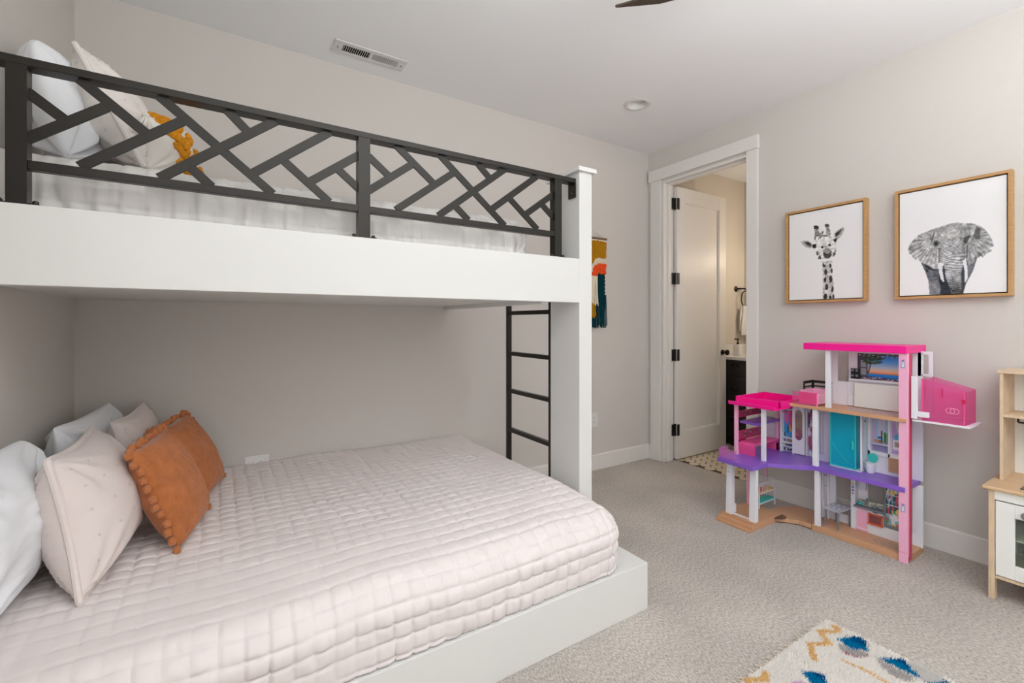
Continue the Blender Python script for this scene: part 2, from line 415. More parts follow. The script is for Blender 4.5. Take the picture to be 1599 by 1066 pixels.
MB().lathe([(.012,1.0),(.012,1.015),(.006,1.018),(.006,1.05)], (4.42, 2.68, 0), 2, 12).box(4.375, 4.43, 2.672, 2.688, 1.045, 1.058).build('pump', 'black', sd)
tr = thing('towel_ring', 'dark bronze towel ring on the bathroom wall right of the door', 'towel ring', (4.62, BY1, 1.578))
MB().lathe([(.03,0),(.03,-.006),(.022,-.012),(.010,-.016),(.009,-.05)], (4.62, BY1, 1.578), 1, 18).tube([(4.62, BY1-.05, 1.578),(4.70, BY1-.055, 1.582),(4.745, BY1-.055, 1.56)], .008, 10).build('arm', 'black', tr)
MB().tube([(4.70+.075*math.cos(a), BY1-.06, 1.47+.085*math.sin(a)) for a in [math.radians(q) for q in range(0, 360, 15)]], .006, 8, closed=True).build('ring', 'black', tr)
# towel over the ring: two layers with soft folds
def towel():
    nu, nv = 26, 60; V = []
    for i in range(nu):
        u = i/(nu-1)
        for j in range(nv):
            t = j/(nv-1); L = 0.62; s = t*L
            gat = 0.60+0.40*smooth01(abs(t-.45)*3.0)
            x = 4.695+(u-.5)*0.15*gat
            if s < .30: yy, z = -0.074, 1.385-(.30-s)
            elif s < .34:
                a = (s-.30)/.04*math.pi; yy, z = -0.060-0.014*math.cos(a), 1.385+0.014*math.sin(a)
            else: yy, z = -0.046, 1.385-(s-.34)*.92
            yy += 0.007*math.sin(u*17+1)*(0.4+abs(t-.5))
            V.append((x, BY1+yy, z))
    return V, gridfaces(nu, nv)
V, F = towel(); to = link('hand_towel', V, F, 'towel', None, True)
sm = to.modifiers.new('thick', 'SOLIDIFY'); sm.thickness = 0.008
tag(to, 'white hand towel hanging from the dark towel ring in the bathroom', 'towel')
sl = thing('vanity_light', 'warm vanity wall light above the bathroom counter', 'light', (4.76, 1.95, 2.06))
MB().box(4.74, BX1, 1.65, 2.25, 2.02, 2.10).build('backplate', 'black', sl, bevel=.004)
m_ = bpy.data.materials.new('lit_shade'); m_.use_nodes = True
bb = m_.node_tree.nodes['Principled BSDF']; bb.inputs['Base Color'].default_value = (1,.93,.82,1); bb.inputs['Emission Color'].default_value = (1,.82,.6,1); bb.inputs['Emission Strength'].default_value = 6
M['lit'] = m_
for y in (1.75, 2.15):
    MB().lathe([(.03,0),(.05,-.03),(.06,-.12),(.055,-.125)], (4.68, y, 2.06), 2, 20).build('shade', 'lit', sl)
    pl = bpy.data.lights.new('bulb', 'POINT'); pl.energy = 8; pl.color = (1, .86, .70); pl.shadow_soft_size = .07
    po = bpy.data.objects.new('bulb', pl); C.objects.link(po); po.location = (4.60, y, 1.90)

# ------------------------------------------------------------------ bunk bed (built in)
BF = 1.677                                     # front plane of beam and end post
bunk = thing('bunk_bed', 'built-in white bunk bed with dark metal guard rail', 'bed', (0.5, 2.2, 0))
MB().box(XL, 1.5265, 1.327, YB-.001, 0, 0.196).build('base_platform', 'whitewood', bunk, bevel=.002)
MB().box(XL, 1.452, BF, BF+0.038, 1.3134, 1.5246).build('front_beam', 'whitewood', bunk, bevel=.002)
MB().box(XL, 1.27, BF+0.038, YB-.001, 1.327, 1.345).build('deck_panel', 'whitewood', bunk)
MB().box(1.25, 1.29, BF+0.038, YB-.001, 1.305, 1.46).build('deck_end_board', 'whitewood', bunk, bevel=.002)
MB().box(1.447, 1.5265, BF-.001, 1.905, 0.196, 1.945).build('end_post', 'whitewood', bunk, bevel=.002)
MB().box(1.430, 1.5435, BF-.018, 1.928, 1.945, 1.966).build('post_cap', 'whitewood', bunk, bevel=.002)
gr = MB().box(XL, 1.4465, 1.700, 1.750, 1.895, 1.917).build('guard_rail', 'metal', bunk, bevel=.002)
gr['label'] = 'dark bronze metal guard rail with crossing diagonal bars'
for x0, x1 in ((-.4785, -.4385), (.416, .458), (1.318, 1.358)):
    p = MB().box(x0, x1, 1.700, 1.740, 1.5246, 1.895).box(x0-.022, x1+.022, 1.695, 1.745, 1.5246, 1.531)
    for x in (x0-.014, x1+.014): p.lathe([(.007,1.531),(.007,1.538),(.004,1.541)], (x, 1.71, 0), 2, 8)
    p.build('rail_post', 'metal', gr)
for x0, x1 in ((-.4385, .416), (.458, 1.318)): MB().box(x0, x1, 1.703, 1.731, 1.622, 1.647).build('bottom_rail', 'metal', gr, bevel=.0015)
MB().box(1.438, 1.4465, 1.700, 1.750, 1.825, 1.895).lathe([(.009,1.438),(.006,1.4335)], (0, 1.725, 1.845), 0, 8).build('wall_bracket', 'metal', gr)
MB().box(XL, XL+.008, 1.700, 1.750, 1.825, 1.895).build('wall_bracket', 'metal', gr)
S1 = [(-0.44,1.829,-0.373,1.777),(-0.439,1.708,-0.286,1.828),(-0.335,1.891,-0.197,1.779),(-0.334,1.654,-0.109,1.83),(-0.16,1.892,0.135,1.651),(-0.158,1.652,0.143,1.889),(-0.094,1.702,-0.036,1.648),(0.013,1.892,0.065,1.841),(0.088,1.711,0.316,1.891),(0.174,1.763,0.314,1.649),(0.26,1.711,0.421,1.833),(0.349,1.766,0.421,1.708)]
S2 = [(0.46,1.832,0.53,1.777),(0.46,1.71,0.617,1.831),(0.565,1.894,0.709,1.781),(0.564,1.653,0.795,1.829),(0.743,1.894,1.046,1.648),(0.739,1.653,1.044,1.889),(0.814,1.695,0.867,1.651),(0.921,1.888,0.969,1.846),(0.987,1.712,1.217,1.887),(1.08,1.765,1.223,1.652),(1.163,1.711,1.324,1.828),(1.255,1.765,1.327,1.709)]
for i, (x0, z0, x1, z1) in enumerate(S1+S2):
    d = Vector((x1-x0, 0, z1-z0)).normalized(); dz = abs(d.z)
    a = Vector((x0, 1.716, z0))-d*.006; b = Vector((x1, 1.716, z1))+d*.006
    MB().bar(a, b, .028, .0068+.0004*(i % 3), (0, 1, 0)).build('brace', 'metal', gr, bevel=.0008, seg=1)
lad = MB().bar((1.485, 2.366+.012, 0.196), (1.485, 2.366+.012, 1.545), .028, .024, (0,1,0)).bar((1.485, 1.945, 0.196), (1.485, 1.945, 1.545), .028, .024, (0,1,0)).build('ladder', 'metal', bunk, bevel=.002)
for z in (1.275, 1.029, 0.802, 0.564, 0.33): MB().box(1.472, 1.498, 1.957, 2.366, z-.012, z+.012).build('rung', 'metal', lad, bevel=.002)

# mattresses and quilts
def mattress(name, label, x1, y0, z0, z1, y1=YB-.02):
    mb = MB(); r = .06; pts = []
    for cx, cy, a0 in ((x1-r, y1-r, 0), (XL+.02+r, y1-r, 90), (XL+.02+r, y0+r, 180), (x1-r, y0+r, 270)):
        for k in range(5): a = math.radians(a0+22.5*k); pts.append((cx+r*math.cos(a), cy+r*math.sin(a)))
    mb.prism(pts, 2, z0, z1); o = mb.build(name, 'white', bevel=.03, seg=3); return tag(o, label, 'mattress')
mattress('mattress', 'white mattress under the blush quilt on the lower bunk', 1.34, 1.41, .196, .405)
mattress('mattress', 'white mattress under the cream quilt on the upper bunk', 1.18, 1.86, 1.345, 1.64)

def b_calm(X, Y): return np.clip((1.85-Y)/.35, 0, 1)*np.clip((.9-X)/.5, 0, 1)
def quilt(name, label, m, X1, Y0, zt, hem, R, c, amp, X0=XL+.006, Y1=YB-.006, sub=8, sag=None, wr=.004, seed=0.0, hemx=None, folds=0.0):
    La, Lb = X1-R-X0, Y1-Y0-R
    dl_ = (math.pi/2-1)*R
    ea = R*math.pi/2+(zt-R-hem); eb = ea
    na, nb = int((La+ea)/c*sub), int((Lb+eb)/c*sub)
    a = np.linspace(0, La+ea, na); b = np.linspace(0, Lb+eb, nb)
    A, B = np.meshgrid(a, b, indexing='ij')
    oa, ob = np.maximum(0, A-La), np.maximum(0, B-Lb)
    l = np.maximum(oa, ob); nrm = np.sqrt(oa**2+ob**2)+1e-9; ca, cb = oa/nrm, ob/nrm
    th = np.minimum(l/R, math.pi/2)
    hh = R*np.sin(th); vv = R*(1-np.cos(th))+np.maximum(0, l-R*math.pi/2)
    hh = hh-0.10*np.maximum(0, l-R*math.pi/2)*0.6          # tucks in a little towards the hem
    X = X0+np.minimum(A, La)+ca*hh; Y = Y1-np.minimum(B, Lb)-cb*hh; Z = zt-vv
    if sag is not None: Z = Z+sag(X, Y)*(1-smooth01(vv/.2))
    P = np.stack([X, Y, Z], -1)
    da = np.gradient(P, axis=0); db = np.gradient(P, axis=1)
    Nn = np.cross(db, da); Nn /= np.linalg.norm(Nn, axis=-1, keepdims=True)+1e-9
    if Nn[5,5,2] < 0: Nn = -Nn
    wa = A+.010*fbm(A*3+seed, B*3, 1.3, 2); wb = B+.010*fbm(A*3, B*3+seed, 5.1, 2)
    sa, sb = np.abs(np.sin(math.pi*wa/c)), np.abs(np.sin(math.pi*wb/c))
    puff = .55*(np.minimum(1, sa*2.2)**.7)*(np.minimum(1, sb*2.2)**.7)+.45*np.sqrt(sa*sb)
    drop = smooth01(l/.06)
    calm = smooth01((b_calm(X, Y)))
    k = amp*(0.85+0.30*drop)*(0.85+.3*fbm(A*6, B*6, seed, 2))*(1-.55*calm*(1-drop))
    wrn = fbm(A*34+seed, B*13, 2.2, 3)*wr*(0.6+1.3*drop)+fbm(A*5, B*5, seed+3, 2)*wr*.8
    tack = -0.5*amp*np.exp(-((sa**2+sb**2)/.02))
    hz = puff*k+wrn*.45+tack
    gath = vnoise(A*75+seed, B*16, 3.3)*.0016*(.35+drop)*(1-puff*.3)
    hz = hz+gath
    if folds: hz = hz+drop*folds*(np.sin(A*2*math.pi/.062+2*fbm(A*4, B*2, seed, 2))*.5+fbm(A*30, B*5, seed, 2)*.5)
    P = P+Nn*hz[..., None]
    P[..., 1] = np.minimum(P[..., 1], YB-.002); P[..., 0] = np.maximum(P[..., 0], XL+.002)
    o = link(name, P.reshape(-1, 3), gridfaces(na, nb), m, None, False, fixn=False)
    o.data.polygons.foreach_set('use_smooth', [True]*len(o.data.polygons))
    sm = o.modifiers.new('thick', 'SOLIDIFY'); sm.thickness = .006; sm.offset = -1
    tag(o, label, 'quilt')
    # tack stitches at the crossings
    tm = MB(); ia = np.arange(c, La+ea-c/2, c); ib = np.arange(c, Lb+eb-c/2, c)
    for x in ia[::1]:
        for y in ib[::1]:
            i = min(na-2, int(round(x/(La+ea)*(na-1)))); j = min(nb-2, int(round(y/(Lb+eb)*(nb-1))))
            i = max(1, i+int(rng.integers(-1,2))); j = max(1, j)
            p = P[i, j]; n_ = Nn[i, j]; ta = P[i+1, j]-P[i-1, j]; tb = P[i, j+1]-P[i, j-1]
            ta = ta/(np.linalg.norm(ta)+1e-9); tb = tb/(np.linalg.norm(tb)+1e-9); q = p+n_*.0012
            for d in (ta+tb, ta-tb):
                d = d/np.linalg.norm(d)*.0045; e = np.cross(n_, d); e = e/np.linalg.norm(e)*.0007
                tm.add([q-d-e, q+d-e, q+d+e, q-d+e], [(0,1,2,3)])
    tm.build('tack_stitching', 'thread', o)['kind'] = 'stuff'
    return o
quilt('quilt', 'blush white quilt of stitched squares spread over the lower bunk', 'quilt', 1.408, 1.343, .447, .200, .105, .0555, .0105,
      sag=lambda X, Y: -.020*smooth01((1.75-Y)/.4)+.006*fbm(X*2.5, Y*2.5, 4.4, 2)+.02*smooth01((X-.9)/.5)*smooth01((Y-1.4)/.3)*smooth01((2.5-Y)/.5)*.3)
quilt('quilt', 'cream quilt with ruffled edge on the upper bunk behind the rail', 'upquilt', 1.235, 1.805, 1.700, 1.50, .07, .062, .010, seed=9.0, sub=8, folds=.009, wr=.007)

# ------------------------------------------------------------------ pillows
def pillow(name, label, group, cor, T, m, pinch=.07, n=64, wr=.006, seed=0.0, seam=0.0, ribs=0, tails=.0, power=.55, flip=1, gather=14, rnd=.05):
    nb_, nt_, ft_, fb_ = [np.array(q, float) for q in cor]       # near-bottom, near-top, far-top, far-bottom corners
    s = np.linspace(-1, 1, n); g = np.sign(s)*(1-(1-np.abs(s))**1.35)
    S, Tt = np.meshgrid(g, g, indexing='ij')
    u = S*(1-pinch*(1-Tt**2)*np.abs(S)**2); v = Tt*(1-pinch*(1-S**2)*np.abs(Tt)**2)
    cr = 1-rnd*(S*Tt)**6*(1-.0*S); u, v = u*cr, v*cr
    a, b = (u+1)/2, (v+1)/2
    base = (nb_*((1-a)*(1-b))[...,None]+nt_*((1-a)*b)[...,None]+ft_*(a*b)[...,None]+fb_*(a*(1-b))[...,None])
    nrm = np.cross((ft_+fb_-nt_-nb_), (ft_+nt_-fb_-nb_)); nrm = nrm/np.linalg.norm(nrm)
    if nrm[0] < 0: nrm = -nrm
    wd = np.linalg.norm((ft_+fb_-nt_-nb_)/2); ht = np.linalg.norm((ft_+nt_-fb_-nb_)/2)
    prof = ((1-np.abs(S)**2.2)*(1-np.abs(Tt)**2.2))**power
    es = np.minimum(1-np.abs(S), 1-np.abs(Tt))
    sides = []
    for sg in (1, -1):
        d = T*prof
        w_ = wr*.55*(fbm(S*1.6*wd/.4+seed, Tt*1.5, seed+sg, 2)+.5*np.abs(fbm(S*3+seed, Tt*4.5, seed+2+sg, 2)))*smooth01(es*3.0)
        for cx, cy in ((-1,-1),(-1,1),(1,1),(1,-1)):
            dd = np.sqrt((S-cx)**2+(Tt-cy)**2); an = np.arctan2(Tt-cy, S-cx)
            w_ = w_+wr*.75*np.exp(-(dd-.35)**2/.16)*np.sin(an*13+seed*1.7+cx+2*cy+1.2*vnoise(S*2, Tt*2, seed))*smooth01(es*4)
        if seam: w_ = w_+seam*np.exp(-es/.16)*smooth01(es*16)*np.sin(gather*2.2*np.where(1-np.abs(S) < 1-np.abs(Tt), Tt, S)*3.1+3*fbm(S*4, Tt*4, seed, 2))
        if ribs:
            ph = (S+.10*np.sin(Tt*2+seed)+.05*fbm(S*2, Tt*2, seed, 2))*ribs*math.pi/2
            w_ = w_+.0050*(np.abs(np.sin(ph))**.7-.5)*smooth01(es*14)
        P = base+nrm*(sg*(d+w_))[...,None]
        sides.append(P)
    # drop to rest: nothing below the lower edge line
    V = np.concatenate([sides[0].reshape(-1,3), sides[1].reshape(-1,3)])
    F0 = gridfaces(n, n); F1 = gridfaces(n, n, n*n)[:, ::-1]
    me = bpy.data.meshes.new(name); me.from_pydata(V.tolist(), [], np.concatenate([F0, F1]).tolist())
    bm = bmesh.new(); bm.from_mesh(me); bmesh.ops.remove_doubles(bm, verts=bm.verts, dist=2e-5); bmesh.ops.recalc_face_normals(bm, faces=bm.faces); bm.to_mesh(me); bm.free()
    me.polygons.foreach_set('use_smooth', [True]*len(me.polygons)); me.materials.append(M[m])
    o = bpy.data.objects.new(name, me); C.objects.link(o); tag(o, label, 'pillow', group)
    rim = np.concatenate([base[:, 0], base[-1, 1:], base[-2::-1, -1], base[0, -2:0:-1]])   # bottom, far, top, near
    return o, base, sides, nrm, rim
def piping(o, rim, r, m):
    MB().tube([tuple(q) for q in rim[::2]], r, 8, closed=True).build('piping', m, o)
def sham_stitch(o, sides, nrm):
    tm = MB(); P = sides[0]; n = P.shape[0]
    for i in range(7, n-5, 9):
        for j in range(7, n-5, 9):
            for sd_, sg in ((0, 1), (1, -1)):
                p = sides[sd_][i, j]+nrm*sg*.0016; ta = sides[sd_][i+1, j]-sides[sd_][i-1, j]; tb = sides[sd_][i, j+1]-sides[sd_][i, j-1]
                ta = ta/np.linalg.norm(ta); tb = tb/np.linalg.norm(tb); nn = np.cross(ta, tb)
                for d in (ta+tb, ta-tb):
                    d = d/np.linalg.norm(d)*.005; e = np.cross(nn, d); e = e/np.linalg.norm(e)*.0008
                    tm.add([p-d-e, p+d-e, p+d+e, p-d+e], [(0,1,2,3)])
    tm.build('tack_stitching', 'thread', o)['kind'] = 'stuff'

PW = [(-.500,1.50,.470),(-.525,1.50,.86),(-.515,2.00,.87),(-.485,2.02,.47)]
pillow('pillow', 'large white pillow on the lower bunk at the left edge of the photo', 'white pillows', PW, .078, 'white', seed=1.0, wr=.021, pinch=.02, rnd=.11)
pillow('pillow', 'white pillow against the corner of the lower bunk behind the blush sham', 'white pillows', [(-.455,2.17,.47),(-.500,2.17,.86),(-.435,2.73,.865),(-.40,2.73,.47)], .075, 'white', seed=2.0, wr=.020, pinch=.10)
o, base, sd_, nr, rim = pillow('pillow', 'blush quilted sham with piped edge at the front of the lower bunk', 'blush quilted shams', [(-.325,1.640,.458),(-.400,1.69,.850),(-.41,2.25,.835),(-.265,2.17,.47)], .112, 'sham', seed=3.0, seam=.0045, wr=.008, pinch=.11, rnd=.03)
piping(o, rim, .0095, 'sham'); sham_stitch(o, sd_, nr)
o, base, sd_, nr, rim = pillow('pillow', 'blush quilted sham at the back of the lower bunk beside the wall', 'blush quilted shams', [(-.29,2.32,.47),(-.37,2.33,.83),(-.32,2.76,.845),(-.24,2.75,.47)], .08, 'sham', seed=4.0, seam=.004, wr=.008, pinch=.11, rnd=.03)
piping(o, rim, .0065, 'sham'); sham_stitch(o, sd_, nr)
pom_mesh = None
def pompoms(o, base, edges):
    global pom_mesh
    if pom_mesh is None:
        b = MB().ball((0,0,0), .0115, 10, 7)
        for i, q in enumerate(b.v):
            k = 1+.16*random.uniform(-1, 1); b.v[i] = tuple(c*k for c in q)
        t = b.build('pompom', 'rust'); pom_mesh = t.data; bpy.data.objects.remove(t)
    n = base.shape[0]; cen = base[n//2, n//2]
    for e in edges:
        line = {'near': base[0, :], 'top': base[:, -1], 'far': base[-1, :]}[e]
        dd = np.concatenate([[0], np.cumsum(np.linalg.norm(np.diff(line, axis=0), axis=1))]); k = int(dd[-1]/.031)
        for q in range(k+1):
            t = dd[-1]*q/k; p = np.array([np.interp(t, dd, line[:, c]) for c in range(3)])
            out = {'near': base[0, n//2]-cen, 'top': base[n//2, -1]-cen, 'far': base[-1, n//2]-cen}[e]; out = out/np.linalg.norm(out)
            jit = np.array([random.uniform(-.004,.008), random.uniform(-.003,.003), random.uniform(-.004,.004)])
            c = p+out*.013+jit
            ob = bpy.data.objects.new('pompom', pom_mesh); C.objects.link(ob); ob.parent = o; ob.location = tuple(c); ob.scale = (1,1,random.uniform(.95,1.25))
o, base, *_ = pillow('pillow', 'rust orange corduroy pillow with pompom fringe, nearest of the two', 'rust corduroy pillows', [(-.125,1.865,.462),(-.257,1.885,.80),(-.198,2.235,.805),(-.055,2.20,.462)], .075, 'rust', n=170, ribs=34, seed=5.0, wr=.004, pinch=.05)
pompoms(o, base, ('near', 'top', 'far'))
o, base, *_ = pillow('pillow', 'rust orange corduroy pillow with pompom fringe, leaning nearer the back wall', 'rust corduroy pillows', [(-.085,2.26,.462),(-.26,2.28,.77),(-.147,2.67,.785),(.005,2.63,.462)], .07, 'rust', n=170, ribs=34, seed=6.0, wr=.004, pinch=.05)
pompoms(o, base, ('near', 'top', 'far'))
# upper bunk
pillow('pillow', 'large white pillow leaning on the left wall of the upper bunk', 'white pillows on the upper bunk', [(-.40,1.87,1.705),(-.50,1.95,2.105),(-.49,2.40,2.12),(-.385,2.40,1.72)], .088, 'white', seed=7.0, wr=.024, pinch=.03, rnd=.12)
o, base, sd_, nr, rim = pillow('pillow', 'cream quilted sham with piping standing on the upper bunk', 'upper bunk cushions', [(-.215,1.865,1.715),(-.405,1.975,2.115),(-.385,2.40,2.10),(-.19,2.34,1.715)], .095, 'upsham', seed=8.0, seam=.007, wr=.014, pinch=.09, rnd=.03)
piping(o, rim, .0095, 'upsham'); sham_stitch(o, sd_, nr)
o, base, sd_, nr, rim = pillow('pillow', 'small natural pillow with mustard tufted leaves and a corner tassel', 'upper bunk cushions', [(-.213,1.885,1.715),(-.2185,1.935,1.915),(-.155,2.150,1.975),(-.069,2.120,1.715)], .058, 'natural', seed=9.0, wr=.005, pinch=.05)
def tufts(o, S):
    n = S.shape[0]; b = MB()
    def at(s, t):
        i = min(n-1, max(0, int((s+1)/2*(n-1)))); j = min(n-1, max(0, int((t+1)/2*(n-1)))); return S[i, j]
    lines = [((-.45,.92),(.25,-.80))]
    for k in range(5):
        c = -.38+.15*k, .72-.36*k
        lines += [((c[0]-.42, c[1]+.30), c), ((c[0]+.46, c[1]+.36), c)]
    for (a, e) in lines:
        k = 14
        for i in range(k):
            f = i/(k-1)
            for q in range(4):
                p = at(a[0]+(e[0]-a[0])*f+random.uniform(-.05,.05), a[1]+(e[1]-a[1])*f+random.uniform(-.05,.05))
                b.ball((p[0]+.004, p[1]-.002, p[2]), random.uniform(.007, .0115), 6, 4)
    ob = b.build('tufted_leaves', 'mustard', o); ob['label'] = 'mustard yellow tufted leaf sprigs'
tufts(o, sd_[0])
def tassel(o, p, d):
    b = MB(); p = Vector(p)
    for i in range(46):
        a = random.uniform(0, 2*math.pi); r = random.uniform(0, .018)
        e = p+Vector(d)*random.uniform(.075,.095)+Vector((r*math.cos(a)*1.4, r*math.sin(a)*1.4, r*.3))
        m = p+Vector(d)*.025+Vector((r*math.cos(a)*.7, r*math.sin(a)*.7, 0))
        b.tube([p, m, e], .0028, 5)
    b.ball(p+Vector(d)*.006, .012, 8, 6); b.build('tassel', 'natural', o)
tassel(o, tuple(rim[-1]*0+base[0, -1]), (-.25, -.25, -.9)); tassel(o, tuple(base[0, -1]+np.array([.004,.01,.0])), (.3, -.1, -.8))

# ------------------------------------------------------------------ raster prints (flat print as colours on a fine grid)
def canvas(w, h, rgb=(236,236,236)): return np.ones((h, w, 3))*np.array(rgb, float)
def poly_mask(w, h, pts):
    yy, xx = np.mgrid[0:h, 0:w]; x = (xx+.5)/w; y = (yy+.5)/h; ins = np.zeros((h, w), bool); k = len(pts)
    for i in range(k):
        x0, y0 = pts[i]; x1, y1 = pts[(i+1) % k]
        if y0 == y1: continue
        c = ((y0 > y) != (y1 > y)) & (x < (x1-x0)*(y-y0)/(y1-y0)+x0); ins ^= c
    return ins
def ell(w, h, cx, cy, rx, ry, rot=0):
    yy, xx = np.mgrid[0:h, 0:w]; x = (xx+.5)/w-cx; y = ((yy+.5)/h-cy); c, s = math.cos(rot), math.sin(rot)
    return ((x*c+y*s)/rx)**2+((-x*s+y*c)/ry)**2 < 1
def blur(im, k=1):
    for _ in range(k):
        p = np.pad(im, ((1,1),(1,1),(0,0)), mode='edge'); im = (p[1:-1,1:-1]*2+p[:-2,1:-1]+p[2:,1:-1]+p[1:-1,:-2]+p[1:-1,2:])/6
    return im
def put(im, mask, col, tex=None):
    c = np.array(col, float)
    im[mask] = c if tex is None else c*(1+tex[mask][:, None])
    return im
def print_mesh(name, im, origin, du, dv, m, parent):
    # im row 0 = bottom; origin = bottom-left corner, du / dv = full edge vectors
    h, w = im.shape[:2]; o_, du, dv = Vector(origin), Vector(du), Vector(dv)
    U, Vv = np.meshgrid(np.linspace(0, 1, w), np.linspace(0, 1, h)); 
    P = np.array(o_)+U[..., None]*np.array(du)+Vv[..., None]*np.array(dv)
    a = np.clip(im, 0, 255).astype(int); col = LUT[a]
    return link(name, P.reshape(-1, 3), gridfaces(h, w), m, parent, False, colors=col.reshape(-1, 3), fixn=False)
ELE = {'earL':[(0.092,0.456),(0.107,0.495),(0.143,0.534),(0.2,0.58),(0.266,0.597),(0.327,0.613),(0.376,0.624),(0.362,0.534),(0.384,0.427),(0.391,0.348),(0.391,0.238),(0.349,0.243),(0.293,0.284),(0.237,0.311),(0.212,0.323),(0.187,0.365),(0.175,0.337),(0.143,0.364),(0.129,0.397),(0.099,0.408)],
'earR':[(0.614,0.631),(0.69,0.627),(0.734,0.613),(0.776,0.59),(0.817,0.555),(0.854,0.507),(0.879,0.456),(0.893,0.401),(0.859,0.388),(0.879,0.36),(0.83,0.342),(0.8,0.305),(0.788,0.325),(0.749,0.307),(0.714,0.266),(0.678,0.254),(0.665,0.337),(0.646,0.45)],
'fold':[(0.727,0.542),(0.746,0.596),(0.776,0.573),(0.776,0.473),(0.739,0.479),(0.714,0.512)],
'head':[(0.376,0.624),(0.445,0.635),(0.511,0.647),(0.575,0.649),(0.638,0.631),(0.69,0.603),(0.727,0.542),(0.702,0.495),(0.678,0.435),(0.658,0.325),(0.614,0.277),(0.536,0.272),(0.445,0.286),(0.401,0.321),(0.396,0.413),(0.349,0.482),(0.342,0.535),(0.357,0.587)],
'patch':[(0.464,0.541),(0.504,0.558),(0.55,0.548),(0.565,0.523),(0.523,0.516),(0.477,0.521)],
'trunk':[(0.403,0.426),(0.423,0.475),(0.469,0.502),(0.536,0.507),(0.602,0.488),(0.634,0.44),(0.651,0.35),(0.634,0.289),(0.614,0.203),(0.614,0.075),(0.614,-0.003),(0.536,-0.003),(0.496,0.082),(0.464,0.16),(0.457,0.238),(0.445,0.286),(0.403,0.302)],
'body':[(0.222,0.316),(0.266,0.226),(0.3,0.132),(0.31,0.003),(0.626,-0.006),(0.651,0.086),(0.714,0.196),(0.749,0.304),(0.665,0.298),(0.469,0.282),(0.391,0.238)],
'gap':[(0.396,0.231),(0.457,0.238),(0.469,0.148),(0.523,-0.003),(0.411,0.003),(0.403,0.086)],
'gapR':[(0.614,0.252),(0.634,0.263),(0.651,0.086),(0.626,-0.001),(0.607,0.001)],
'shL':[(0.259,0.293),(0.391,0.238),(0.396,0.217),(0.308,0.236),(0.283,0.212)],
'leg':[(0.308,0.132),(0.396,0.139),(0.418,0.059),(0.411,-0.003),(0.31,0.003)],
'tuskL':[(0.403,0.293),(0.437,0.289),(0.437,0.215),(0.452,0.119),(0.445,0.111),(0.418,0.144),(0.398,0.217)],
'tuskR':[(0.621,0.302),(0.656,0.296),(0.668,0.199),(0.668,0.135),(0.646,0.1),(0.638,0.1),(0.641,0.201)],
'eyeL':[(0.342,0.496),(0.357,0.514),(0.391,0.507),(0.406,0.477),(0.396,0.449),(0.362,0.445),(0.342,0.47)],
'eyeR':[(0.626,0.466),(0.638,0.502),(0.678,0.523),(0.692,0.509),(0.67,0.466),(0.646,0.445)]}
GIR = {'neck':[(0.477,0.42),(0.613,0.42),(0.62,0.272),(0.635,0.1),(0.647,-0.004),(0.484,-0.006),(0.487,0.231)],
'head':[(0.382,0.656),(0.397,0.704),(0.453,0.711),(0.545,0.7),(0.62,0.666),(0.657,0.624),(0.671,0.562),(0.664,0.514),(0.649,0.479),(0.62,0.458),(0.574,0.442),(0.545,0.438),(0.484,0.45),(0.438,0.486),(0.397,0.539),(0.387,0.604)],
'hornL':[(0.36,0.829),(0.397,0.833),(0.433,0.813),(0.428,0.776),(0.445,0.735),(0.45,0.698),(0.39,0.654),(0.37,0.682),(0.375,0.757)],
'hornR':[(0.511,0.826),(0.545,0.829),(0.579,0.813),(0.572,0.783),(0.586,0.744),(0.591,0.695),(0.53,0.702),(0.533,0.762)],
'tipL':[(0.36,0.829),(0.397,0.833),(0.433,0.813),(0.421,0.787),(0.37,0.796)],'tipR':[(0.511,0.826),(0.545,0.829),(0.579,0.813),(0.569,0.796),(0.521,0.801)],
'earL':[(0.171,0.668),(0.205,0.681),(0.278,0.67),(0.326,0.642),(0.343,0.596),(0.309,0.583),(0.246,0.606),(0.205,0.636)],
'earLin':[(0.222,0.658),(0.278,0.661),(0.326,0.636),(0.326,0.597),(0.278,0.615)],
'earR':[(0.642,0.712),(0.678,0.739),(0.766,0.769),(0.768,0.739),(0.744,0.688),(0.708,0.656),(0.671,0.638),(0.642,0.663)],
'earRin':[(0.649,0.705),(0.686,0.725),(0.744,0.755),(0.722,0.714),(0.678,0.677),(0.657,0.673)],
'baseL':[(0.339,0.622),(0.397,0.626),(0.397,0.583),(0.365,0.574),(0.339,0.596)],'baseR':[(0.62,0.647),(0.676,0.658),(0.671,0.624),(0.649,0.613)],
'muzzle':[(0.492,0.512),(0.53,0.489),(0.591,0.502),(0.613,0.482),(0.574,0.45),(0.523,0.45),(0.496,0.477)],
'nose':[(0.484,0.532),(0.523,0.565),(0.567,0.56),(0.606,0.519),(0.591,0.496),(0.545,0.491),(0.506,0.504)],
'brow':[(0.39,0.642),(0.421,0.67),(0.484,0.7),(0.545,0.693),(0.606,0.668),(0.591,0.682),(0.53,0.711),(0.453,0.716)],
'spots':[(0.523,0.298),(0.586,0.36),(0.603,0.304),(0.513,0.212),(0.591,0.213),(0.538,0.128),(0.613,0.1),(0.523,0.029),(0.584,0.013),(0.627,0.026),(0.492,0.381),(0.513,0.367)],
'jaw':[(0.445,0.472),(0.414,0.512),(0.642,0.491)],'nos':[(0.479,0.578),(0.579,0.592)]}
